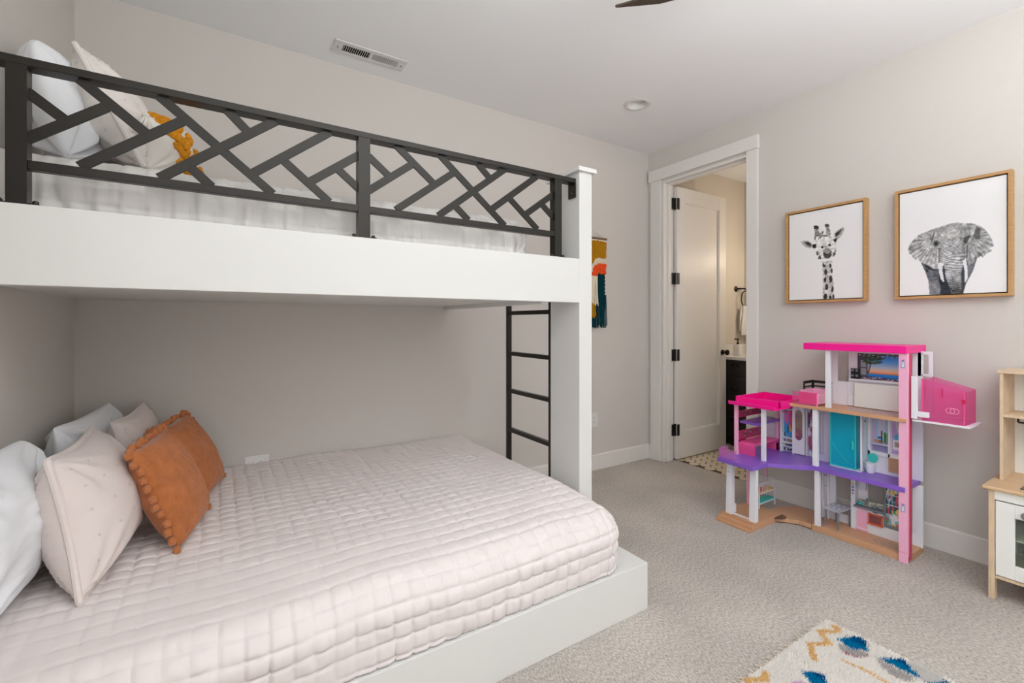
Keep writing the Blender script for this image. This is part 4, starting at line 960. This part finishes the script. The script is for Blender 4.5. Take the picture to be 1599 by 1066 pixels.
# upper floor
im = canvas(110, 80, (60,60,70)); yy, xx = np.mgrid[0:80, 0:110]; fx_, fy_ = xx/110, yy/80
sky = np.zeros((80,110,3)); st_ = [(0,(20,96,170)),(.20,(20,110,190)),(.26,(214,120,80)),(.34,(206,168,140)),(.45,(168,176,190)),(.7,(70,140,205)),(1,(30,100,185))]
for c in range(3): sky[..., c] = np.interp(fy_, [q[0] for q in st_], [q[1][c] for q in st_])
win = poly_mask(110,80,[(.20,.13),(.91,.08),(.91,.92),(.20,.92)]); im[win] = sky[win]
for q in ([(.06,.16),(.17,.16),(.17,.42),(.06,.42)], [(.06,.46),(.17,.46),(.17,.72),(.06,.72)], [(.93,.10),(1,.10),(1,.40),(.93,.40)], [(.93,.44),(1,.44),(1,.80),(.93,.80)]): put(im, poly_mask(110,80,q), (128,130,140))
for k in range(60): put(im, ell(110,80,.30+.17*math.sin(k*1.7)*math.cos(k*.61),.76+.13*math.cos(k*2.3),.05,.018,k*.7), ((40,60,34),(26,40,24),(66,84,40))[k%3])
for k in range(24): put(im, ell(110,80,.26-.05*k/24,.62-.38*k/24,.010,.02), (36,30,24))
for k in range(40): put(im, ell(110,80,.04+.94*((k*.137)%1),.93+.05*math.sin(k*3),.014,.016), ((190,170,80),(90,80,150),(200,196,190),(50,70,50))[k%4])
for k in range(40): put(im, ell(110,80,.14+.86*((k*.173)%1),.05+.045*math.sin(k*2.1),.02,.014), ((220,220,228),(150,110,190),(60,64,84),(230,200,220),(40,40,60))[k%5])
stick('seaside_window_print', blur(im,1)*1.12+6, 3.0985, 1.153, .905, .895, 1.042)
P_('window_ledge', 'dwhite', (3.082, BK, .905, 1.190, .883, .893))
sp = P_('speaker', 'dblack', (3.080, BK, 1.139, 1.180, .893, .952), bevel=.002); P_('speaker_side', mat('doll_pale_blue', (190,206,222), .4), (3.079, BK, 1.180, 1.186, .893, .953), par=sp)
for z in (.942, .912):
    for y in (1.171, 1.150): MB().lathe([(.007,0),(.007,-.001),(.004,-.0012)], (3.080, y, z), 0, 12).build('speaker_cone', 'dgrey', sp)
P_('movie_screen', 'cream', (3.076, 3.084, .905, 1.163, .733, .872), bevel=.004)
P_('fold_out_drawer', 'dwhite', (3.090, BK, 1.168, 1.198, .735, .800))
o = MB().prism([(2.95,1.15),(3.05,1.17),(3.07,.93),(2.95,.92)], 2, .7305, .7312).build('patterned_mat', mat('grey_mat_sticker', (176,160,158), .5, var=(120,.3)), D)
# balcony railing
b = MB()
for z in (.845, .822, .800): b.box(3.096, 3.104, 1.285, 1.392, z, z+.008 if z < .84 else z+.016).box(2.992, 3.100, 1.388, 1.394, z, z+.008 if z < .84 else z+.016)
b.box(3.095, 3.106, 1.384, 1.396, .7305, .862).box(2.990, 2.998, 1.387, 1.395, .7305, .860)
b.build('balcony_railing', 'dblack', D, bevel=.0008)
P_('balcony_guard', 'pinkc', (2.905, 2.908, 1.285, 1.416, .7305, .806), bevel=.0005)
# wing: doorway columns, gate bar, rear columns, guard, bunk shelves, roof
def taper(name, m, x0, x1, y0, y1, z0, z1, k):
    V = []
    for z, e in ((z0, k), (z1, 0)): V += [(x0, y0-e*0, z), (x1, y0-e*0, z), (x1, y1, z), (x0, y1+e*0, z)]
    V[0] = (x0-k, y0, z0); V[3] = (x0-k, y1, z0)
    return MB().add(V, [(0,3,2,1),(4,5,6,7),(0,1,5,4),(1,2,6,5),(2,3,7,6),(3,0,4,7)]).build(name, m, D, bevel=.0012)
taper('door_column', 'dwhite', 2.648, 2.672, 1.640, 1.678, .040, .358, .012); taper('door_column', 'dwhite', 2.648, 2.672, 1.492, 1.530, .040, .358, .012)
P_('threshold_bar', 'dwhite', (2.650, 2.660, 1.530, 1.640, .040, .048)); P_('hinge_bar', 'dwhite', (2.672, 2.678, 1.634, 1.641, .048, .10), (2.672, 2.678, 1.634, 1.641, .315, .350))
im = canvas(24, 34, (226,226,234)); put(im, poly_mask(24,34,[(.2,.06),(.8,.06),(.7,.9),(.3,.9)]), (70,76,96)); put(im, poly_mask(24,34,[(.28,.1),(.72,.1),(.64,.7),(.36,.7)]), (214,226,232)); put(im, ell(24,34,.5,.6,.1,.1), (40,44,60))
for yl, yr in ((1.672,1.656), (1.520,1.502)): stick('height_tag', im, 2.6475, yl, yr, .312, .350)
P_('name_plate', 'dgrey', (2.6455, 2.648, 1.652, 1.672, .285, .294), bevel=0)
P_('rear_column', 'pink', (2.872, 2.892, 1.664, 1.682, .040, .358)); P_('rear_column', 'dwhite', (2.895, 2.905, 1.684, 1.694, .10, .358)); P_('rear_column', 'pink', (3.062, 3.078, 1.655, 1.669, .030, .358))
P_('wing_guard', 'lavc', (2.604, 2.607, 1.590, 1.702, .382, .442), (2.607, 2.70, 1.700, 1.703, .382, .442), bevel=.0005)
P_('upper_wing_column', 'dwhite', (2.750, 2.766, 1.496, 1.521, .382, .700)); P_('upper_wing_column', 'pink', (2.750, 2.768, 1.672, 1.692, .382, .700)); P_('upper_wing_column', 'pink', (3.075, 3.090, 1.585, 1.600, .382, .700)); P_('upper_wing_column', 'dwhite', (3.080, 3.092, 1.565, 1.576, .545, .700))
hb = blobs(80, 24, (160,62,96), [(206,84,130),(120,30,60),(214,180,130),(90,110,150),(60,60,80)], 22, .05, 15)
for z0, z1 in ((.462, .520), (.607, .648)):
    h_ = P_('headboard', 'crim', (2.800, 3.080, 1.690, 1.697, z0, z1)); print_mesh('headboard_print', hb, (2.815, 1.6895, z0+.006), (.25,0,0), (0,0,z1-z0-.012), 'sticker', h_)
b = MB(); arch = []
for k in range(9): arch.append((2.795+.02-.02*math.cos(k/8*math.pi/2), .438+.02*math.sin(k/8*math.pi/2)))
outer = [(2.795,.382)]+arch+[(3.085-.02+.02*math.sin(k/8*math.pi/2), .438+.02*math.cos(k/8*math.pi/2)) for k in range(9)]+[(3.085,.382)]
V = [(x,1.585,z) for x,z in outer]+[(x,1.688,z) for x,z in outer]; n = len(outer)
inner = [(x+(.010 if x < 2.94 else -.010), z-(.010 if z > .385 else 0)) for x, z in outer]
V += [(x,1.585,z) for x,z in inner]+[(x,1.688,z) for x,z in inner]
F = []
for i in range(n-1): F += [(i,i+1,n+i+1,n+i), (2*n+i,2*n+i+1,3*n+i+1,3*n+i), (i,i+1,2*n+i+1,2*n+i), (n+i,n+i+1,3*n+i+1,3*n+i)]
F += [(0,n,3*n,2*n),(n-1,2*n-1,4*n-1,3*n-1)]
MB().add(V, F).build('lower_bunk', 'hot', D)
P_('upper_bunk', 'purple', (2.808, 3.095, 1.578, 1.690, .573, .588), bevel=.003)
P_('bunk_ladder', 'dwhite', (3.02, 3.026, 1.694, 1.698, .52, .70), (3.05, 3.056, 1.694, 1.698, .52, .70), (2.93, 2.936, 1.694, 1.698, .645, .70))
rf = MB().prism([(2.722,1.712),(2.716,1.424),(2.86,1.424),(3.13,1.44),(3.13,1.712)], 2, .700, .706)
rf.box(2.716, 2.728, 1.424, 1.712, .706, .722)
for q in ((2.790,2.797,1.430,1.710), (3.122,3.130,1.440,1.710), (2.790,3.130,1.703,1.710), (2.790,3.130,1.430,1.437)): rf.box(*q, .706, .745)
rf = rf.build('wing_roof', 'mag', D, bevel=.0015)
for k in range(3): MB().box(2.84+.08*k, 2.846+.08*k, 1.45, 1.69, .706, .713).build('roof_rib', 'mag', rf)
# elevator on the outside of the pink column
P_('elevator_frame', 'dwhite', (2.920, 2.936, .834, .858, .736, .948), (2.920, 2.936, .791, .834, .748, .775), bevel=.002)
P_('elevator_back_frame', 'dwhite', (BK, BK+.010, .868, .884, .935, 1.066), (BK, BK+.010, .824, .840, .935, 1.066), (BK, BK+.010, .840, .868, 1.050, 1.066), (BK, BK+.010, .840, .868, .935, .948), bevel=.0012)
P_('elevator_tray', 'dwhite', (2.926, 3.118, .645, .856, .722, .731), bevel=.0015)
def slanted(name, m, x0, x1, ya, yb_, z0, za, zb_, par=None):
    V = [(x0,ya,z0),(x1,ya,z0),(x1,yb_,z0),(x0,yb_,z0),(x0,ya,za),(x1,ya,za),(x1,yb_,zb_),(x0,yb_,zb_)]
    return MB().add(V, [(0,3,2,1),(4,5,6,7),(0,1,5,4),(1,2,6,5),(2,3,7,6),(3,0,4,7)]).build(name, m, par or D, bevel=.0008)
ec = slanted('elevator_car', 'pinkc', 2.936, 2.940, .822, .662, .731, .940, .900)
slanted('car_back', 'pinkc', 3.094, 3.098, .822, .662, .731, .940, .892, ec)
P_('car_side', 'pinkc', (2.940, 3.094, .662, .666, .731, .888), par=ec, bevel=.0005); P_('car_side', 'pinkc', (2.940, 3.094, .818, .822, .731, .935), par=ec, bevel=.0005)
P_('car_floor', 'pinkc', (2.940, 3.094, .666, .818, .731, .735), par=ec, bevel=0)
P_('car_inner_wall', 'pinkc', (3.02, 3.024, .690, .795, .755, .875), par=ec, bevel=.003)
P_('car_frame', 'hot', (2.932, 2.937, .664, .669, .733, .898), (2.932, 2.937, .815, .820, .733, .938), par=ec, bevel=.0005)
P_('car_latch', 'crim', (2.928, 2.936, .660, .674, .836, .856), par=ec, bevel=.001); P_('car_slot', 'crim', (2.933, 2.9365, .806, .808, .86, .905), par=ec, bevel=0); P_('car_handle', 'crim', (2.933, 2.9365, .742, .745, .856, .898), par=ec, bevel=0)
for c in (.715, .700): MB().tube([(2.934, c+.016*math.cos(t), .795+.013*math.sin(t)) for t in np.linspace(0, 2*math.pi, 20, endpoint=False)], .0012, 5, closed=True).build('car_emblem', 'pink', ec)

# loose toy furniture
tb = thing('toy_table', 'grey doll table with white spots on the dollhouse ground floor', 'toy table', (3.02, 1.22, .035))
def quad(pts, z0, z1, name, m, par, bevel=.001): return MB().prism(pts, 2, z0, z1).build(name, m, par, bevel=bevel)
quad([(2.945,1.272),(2.935,1.182),(3.085,1.172),(3.088,1.262)], .138, .147, 'table_top', mat('doll_table_grey', (172,174,182), .4), tb, .002)
for k, (x, y) in enumerate(((2.955,1.259),(2.950,1.193),(3.070,1.183),(3.072,1.252))):
    MB().box(x, x+.007, y-.0035, y+.0035, .035, .138).build('leg', 'dgrey', tb)
for i in range(4):
    for j in range(3): MB().lathe([(.0065,.1471),(.0065,.1476)], (2.972+.028*i, 1.195+.027*j+(.008 if i % 2 else 0), 0), 2, 10).build('spot', 'dwhite', tb)
cb = thing('toy_crib', 'white slatted doll crib with teal shelf in the dollhouse ground floor wing', 'toy crib', (2.95, 1.62, .04))
a0, a1, c0, c1 = 2.862, 3.050, 1.592, 1.650
for x in (a0, a1-.005):
    for y in (c0, c1-.005): MB().box(x, x+.005, y, y+.005, .030 if x > 2.9 else .040, .196).build('leg', 'dwhite', cb)
b = MB()
for y in (c0, c1-.003):
    for z in (.128, .192): b.box(a0, a1, y, y+.003, z, z+.004)
for x in (a0, a1-.003):
    for z in (.128, .192): b.box(x, x+.003, c0, c1, z, z+.004)
b.box(a0, a1, c0, c1, .064, .069); b.build('rails', 'dwhite', cb)
for k in range(9):
    for y in (c0, c1-.002): MB().box(a0+.018+.019*k, a0+.021+.019*k, y, y+.002, .132, .192).build('bar', 'dwhite', cb)
for k in range(3):
    for x in (a0, a1-.002): MB().box(x, x+.002, c0+.013+.014*k, c0+.016+.014*k, .132, .192).build('bar', 'dwhite', cb)
MB().box(a0+.004, a1-.004, c0+.003, c1-.003, .128, .140).build('mattress', mat('crib_yellow', (224,178,70), .6), cb)
MB().box(a0+.01, a0+.06, c0+.006, c1-.006, .140, .162).build('blanket', mat('crib_red', (206,40,40), .7), cb, bevel=.004)
MB().box(a0+.006, a1-.006, c0+.004, c1-.004, .070, .078).build('lower_shelf', 'teals', cb, bevel=.001)
sb = thing('toy_sofa', 'pink doll bed box on the dollhouse balcony', 'toy bed', (2.99, 1.34, .7305))
P_('front_board', 'hot', (2.912, 2.920, 1.284, 1.382, .738, .806), par=sb, bevel=.003)
P_('body', 'pink', (2.920, 3.075, 1.284, 1.292, .738, .800), (2.920, 3.075, 1.374, 1.382, .738, .815), (3.067, 3.075, 1.292, 1.374, .738, .815), (2.920, 3.067, 1.292, 1.374, .738, .760), par=sb, bevel=.002)
for x in (2.916, 3.066):
    for y in (1.286, 1.374): P_('foot', 'pink', (x, x+.006, y, y+.006, .7305, .740), par=sb, bevel=0)
tl = thing('toy_toilet', 'white doll toilet with raised teal lid on the purple floor', 'toy toilet', (3.045, 1.075, .382))
MB().lathe([(.016,.382),(.021,.400),(.024,.430),(.025,.436),(.020,.437)], (3.044, 1.073, 0), 2, 20).build('bowl', 'dwhite', tl)
P_('tank', 'dwhite', (3.060, 3.077, 1.055, 1.092, .382, .440), par=tl, bevel=.004)
tt = MB(); n = 24
tt.prism([(1.066+.024*math.cos(2*math.pi*k/n), .463+.026*math.sin(2*math.pi*k/n)) for k in range(n)], 0, 3.057, 3.062); tt.build('lid', 'teals', tl, bevel=.001)

# ------------------------------------------------------------------ tufted rug
rg = thing('area_rug', 'cream tufted rug with blue leaf motifs and tan zigzags on the carpet', 'rug', (1.4, -.1, 0), None)
rx0, rx1, ry0, ry1 = .70, 2.050, -1.15, .872
MB().box(rx0, rx1, ry0, ry1, .001, .012).build('backing', mat('rug_backing', (222,214,202), .95), rg, bevel=.003)
RUG = [((238,232,224), None)]
leaf1=[(1.953,.798),(1.994,.781),(2.027,.77),(2.041,.752),(2.031,.73),(2.006,.719),(1.971,.702),(1.964,.724),(1.941,.738),(1.936,.759),(1.947,.779)]
gray1=[(1.931,.784),(1.942,.777),(1.932,.757),(1.939,.737),(1.961,.723),(1.962,.703),(1.929,.707),(1.904,.719),(1.898,.744),(1.899,.769)]
leaf2=[(1.977,.678),(1.991,.655),(2.008,.648),(2.017,.635),(2.038,.625),(2.021,.6),(2.001,.592),(1.991,.568),(1.977,.558),(1.97,.581),(1.966,.603),(1.966,.627),(1.969,.657)]
gray2=[(1.964,.68),(1.973,.671),(1.961,.646),(1.961,.625),(1.958,.597),(1.963,.571),(1.934,.57),(1.914,.587),(1.909,.616),(1.924,.645)]
leaf3=[(1.973,.546),(1.987,.53),(2.024,.514),(2.044,.494),(2.035,.484),(2.019,.474),(1.952,.503),(1.956,.528)]
leaf4=[(1.673,.788),(1.696,.767),(1.714,.757),(1.715,.739),(1.695,.722),(1.678,.711),(1.648,.702),(1.623,.725),(1.649,.759)]
pinkp=[(1.591,.781),(1.621,.773),(1.625,.752),(1.626,.744),(1.599,.74),(1.566,.768)]
zigs=[([(2.023,.839),(2.032,.826),(2.001,.815),(1.947,.852),(1.9,.8),(1.838,.839),(1.768,.792)],.010),([(1.849,.733),(1.855,.696),(1.862,.661),(1.857,.627),(1.855,.603),(1.854,.565)],.006),([(1.56,.852),(1.531,.834),(1.508,.848),(1.475,.866),(1.461,.848),(1.445,.824)],.011)]
def inpoly(x, y, pts):
    ins = np.zeros(x.shape, bool); k = len(pts)
    for i in range(k):
        x0, y0 = pts[i]; x1, y1 = pts[(i+1) % k]
        if y0 == y1: continue
        ins ^= ((y0 > y) != (y1 > y)) & (x < (x1-x0)*(y-y0)/(y1-y0)+x0)
    return ins
def inline(x, y, pts, wd):
    r = np.zeros(x.shape, bool)
    for (ax, ay), (bx, by) in zip(pts[:-1], pts[1:]):
        L2 = (bx-ax)**2+(by-ay)**2; t = np.clip(((x-ax)*(bx-ax)+(y-ay)*(by-ay))/L2, 0, 1)
        r |= (x-ax-t*(bx-ax))**2+(y-ay-t*(by-ay))**2 < wd*wd
    return r
def rugcol(x, y):
    # below the photographed corner the same motifs are repeated across the rug
    col = np.ones((len(x), 3))*np.array((236,230,222.)); col += (rng.random((len(x),1))-.5)*22
    pale = fbm(x*9, y*9, 3, 2) > .62; col[pale] = (206,202,196)
    X, Y = x.copy(), y.copy(); far = (y < .50) | (x < 1.42)
    X[far] = 2.05-np.mod(2.05-x[far], .46); Y[far] = .87-np.mod(.87-y[far], .30)
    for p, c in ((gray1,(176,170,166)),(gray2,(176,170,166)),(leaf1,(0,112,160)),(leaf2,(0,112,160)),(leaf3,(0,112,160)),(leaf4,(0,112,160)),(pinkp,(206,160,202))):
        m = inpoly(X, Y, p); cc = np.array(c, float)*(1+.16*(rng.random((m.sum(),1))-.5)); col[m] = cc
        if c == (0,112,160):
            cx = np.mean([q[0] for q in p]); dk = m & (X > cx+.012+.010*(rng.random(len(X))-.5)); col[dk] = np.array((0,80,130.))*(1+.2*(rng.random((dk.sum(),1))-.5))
    m = inline(X, Y, [(1.895,.75),(1.915,.712),(1.955,.698)], .004); col[m] = (168,104,120)
    for p, wd in zigs:
        m = inline(X, Y, p, wd); col[m] = np.array((224,178,116.))*(1+.16*(rng.random((m.sum(),1))-.5))
    return np.clip(col, 0, 255)
def pile(n, x0, x1, y0, y1, r, hgt):
    x = rng.uniform(x0, x1, n); y = rng.uniform(y0, y1, n); col = rugcol(x, y)
    a = rng.uniform(0, 2*math.pi, n); lean = np.stack([rng.normal(.002, .005, n), rng.normal(-.004, .005, n)], 1)
    h = hgt*rng.uniform(.75, 1.15, n); z0 = .010
    V = np.zeros((n, 4, 3)); 
    for k in range(3):
        V[:, k, 0] = x+r*np.cos(a+k*2.094); V[:, k, 1] = y+r*np.sin(a+k*2.094); V[:, k, 2] = z0
    V[:, 3, 0] = x+lean[:, 0]; V[:, 3, 1] = y+lean[:, 1]; V[:, 3, 2] = z0+h
    i = np.arange(n)*4; F = np.stack([np.stack([i, i+1, i+3], 1), np.stack([i+1, i+2, i+3], 1), np.stack([i+2, i, i+3], 1)], 1).reshape(-1, 3)
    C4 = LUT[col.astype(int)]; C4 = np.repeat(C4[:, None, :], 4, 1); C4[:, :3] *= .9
    me = bpy.data.meshes.new('pile'); me.vertices.add(n*4); me.vertices.foreach_set('co', V.reshape(-1))
    me.loops.add(len(F)*3); me.loops.foreach_set('vertex_index', F.reshape(-1).astype(np.int32))
    me.polygons.add(len(F)); me.polygons.foreach_set('loop_start', np.arange(0, len(F)*3, 3, dtype=np.int32))
    me.update(calc_edges=True)
    ca = me.color_attributes.new('Col', 'FLOAT_COLOR', 'POINT'); cc = np.ones((n*4, 4), np.float32); cc[:, :3] = C4.reshape(-1, 3); ca.data.foreach_set('color', cc.ravel())
    me.materials.append(M['yarn']); o = bpy.data.objects.new('pile', me); C.objects.link(o); o.parent = rg; o.location = -worldloc(rg); o['kind'] = 'stuff'
M['yarn'] = mat('rug_yarn', (236,230,222), .95, spec=.05, attr=True)
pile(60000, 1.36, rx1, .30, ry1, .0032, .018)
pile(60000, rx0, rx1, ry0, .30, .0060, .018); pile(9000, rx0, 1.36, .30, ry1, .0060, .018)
b = MB()
for k in range(90):
    x = rx0+(rx1-rx0)*k/89; L = random.uniform(.012, .03)
    b.tube([(x, ry1-.004, .008), (x+random.uniform(-.004,.004), ry1+L*.6, .008), (x+random.uniform(-.006,.006), ry1+L, .004)], .0018, 4)
fo = b.build('fringe', 'creamw', rg); fo['kind'] = 'stuff'
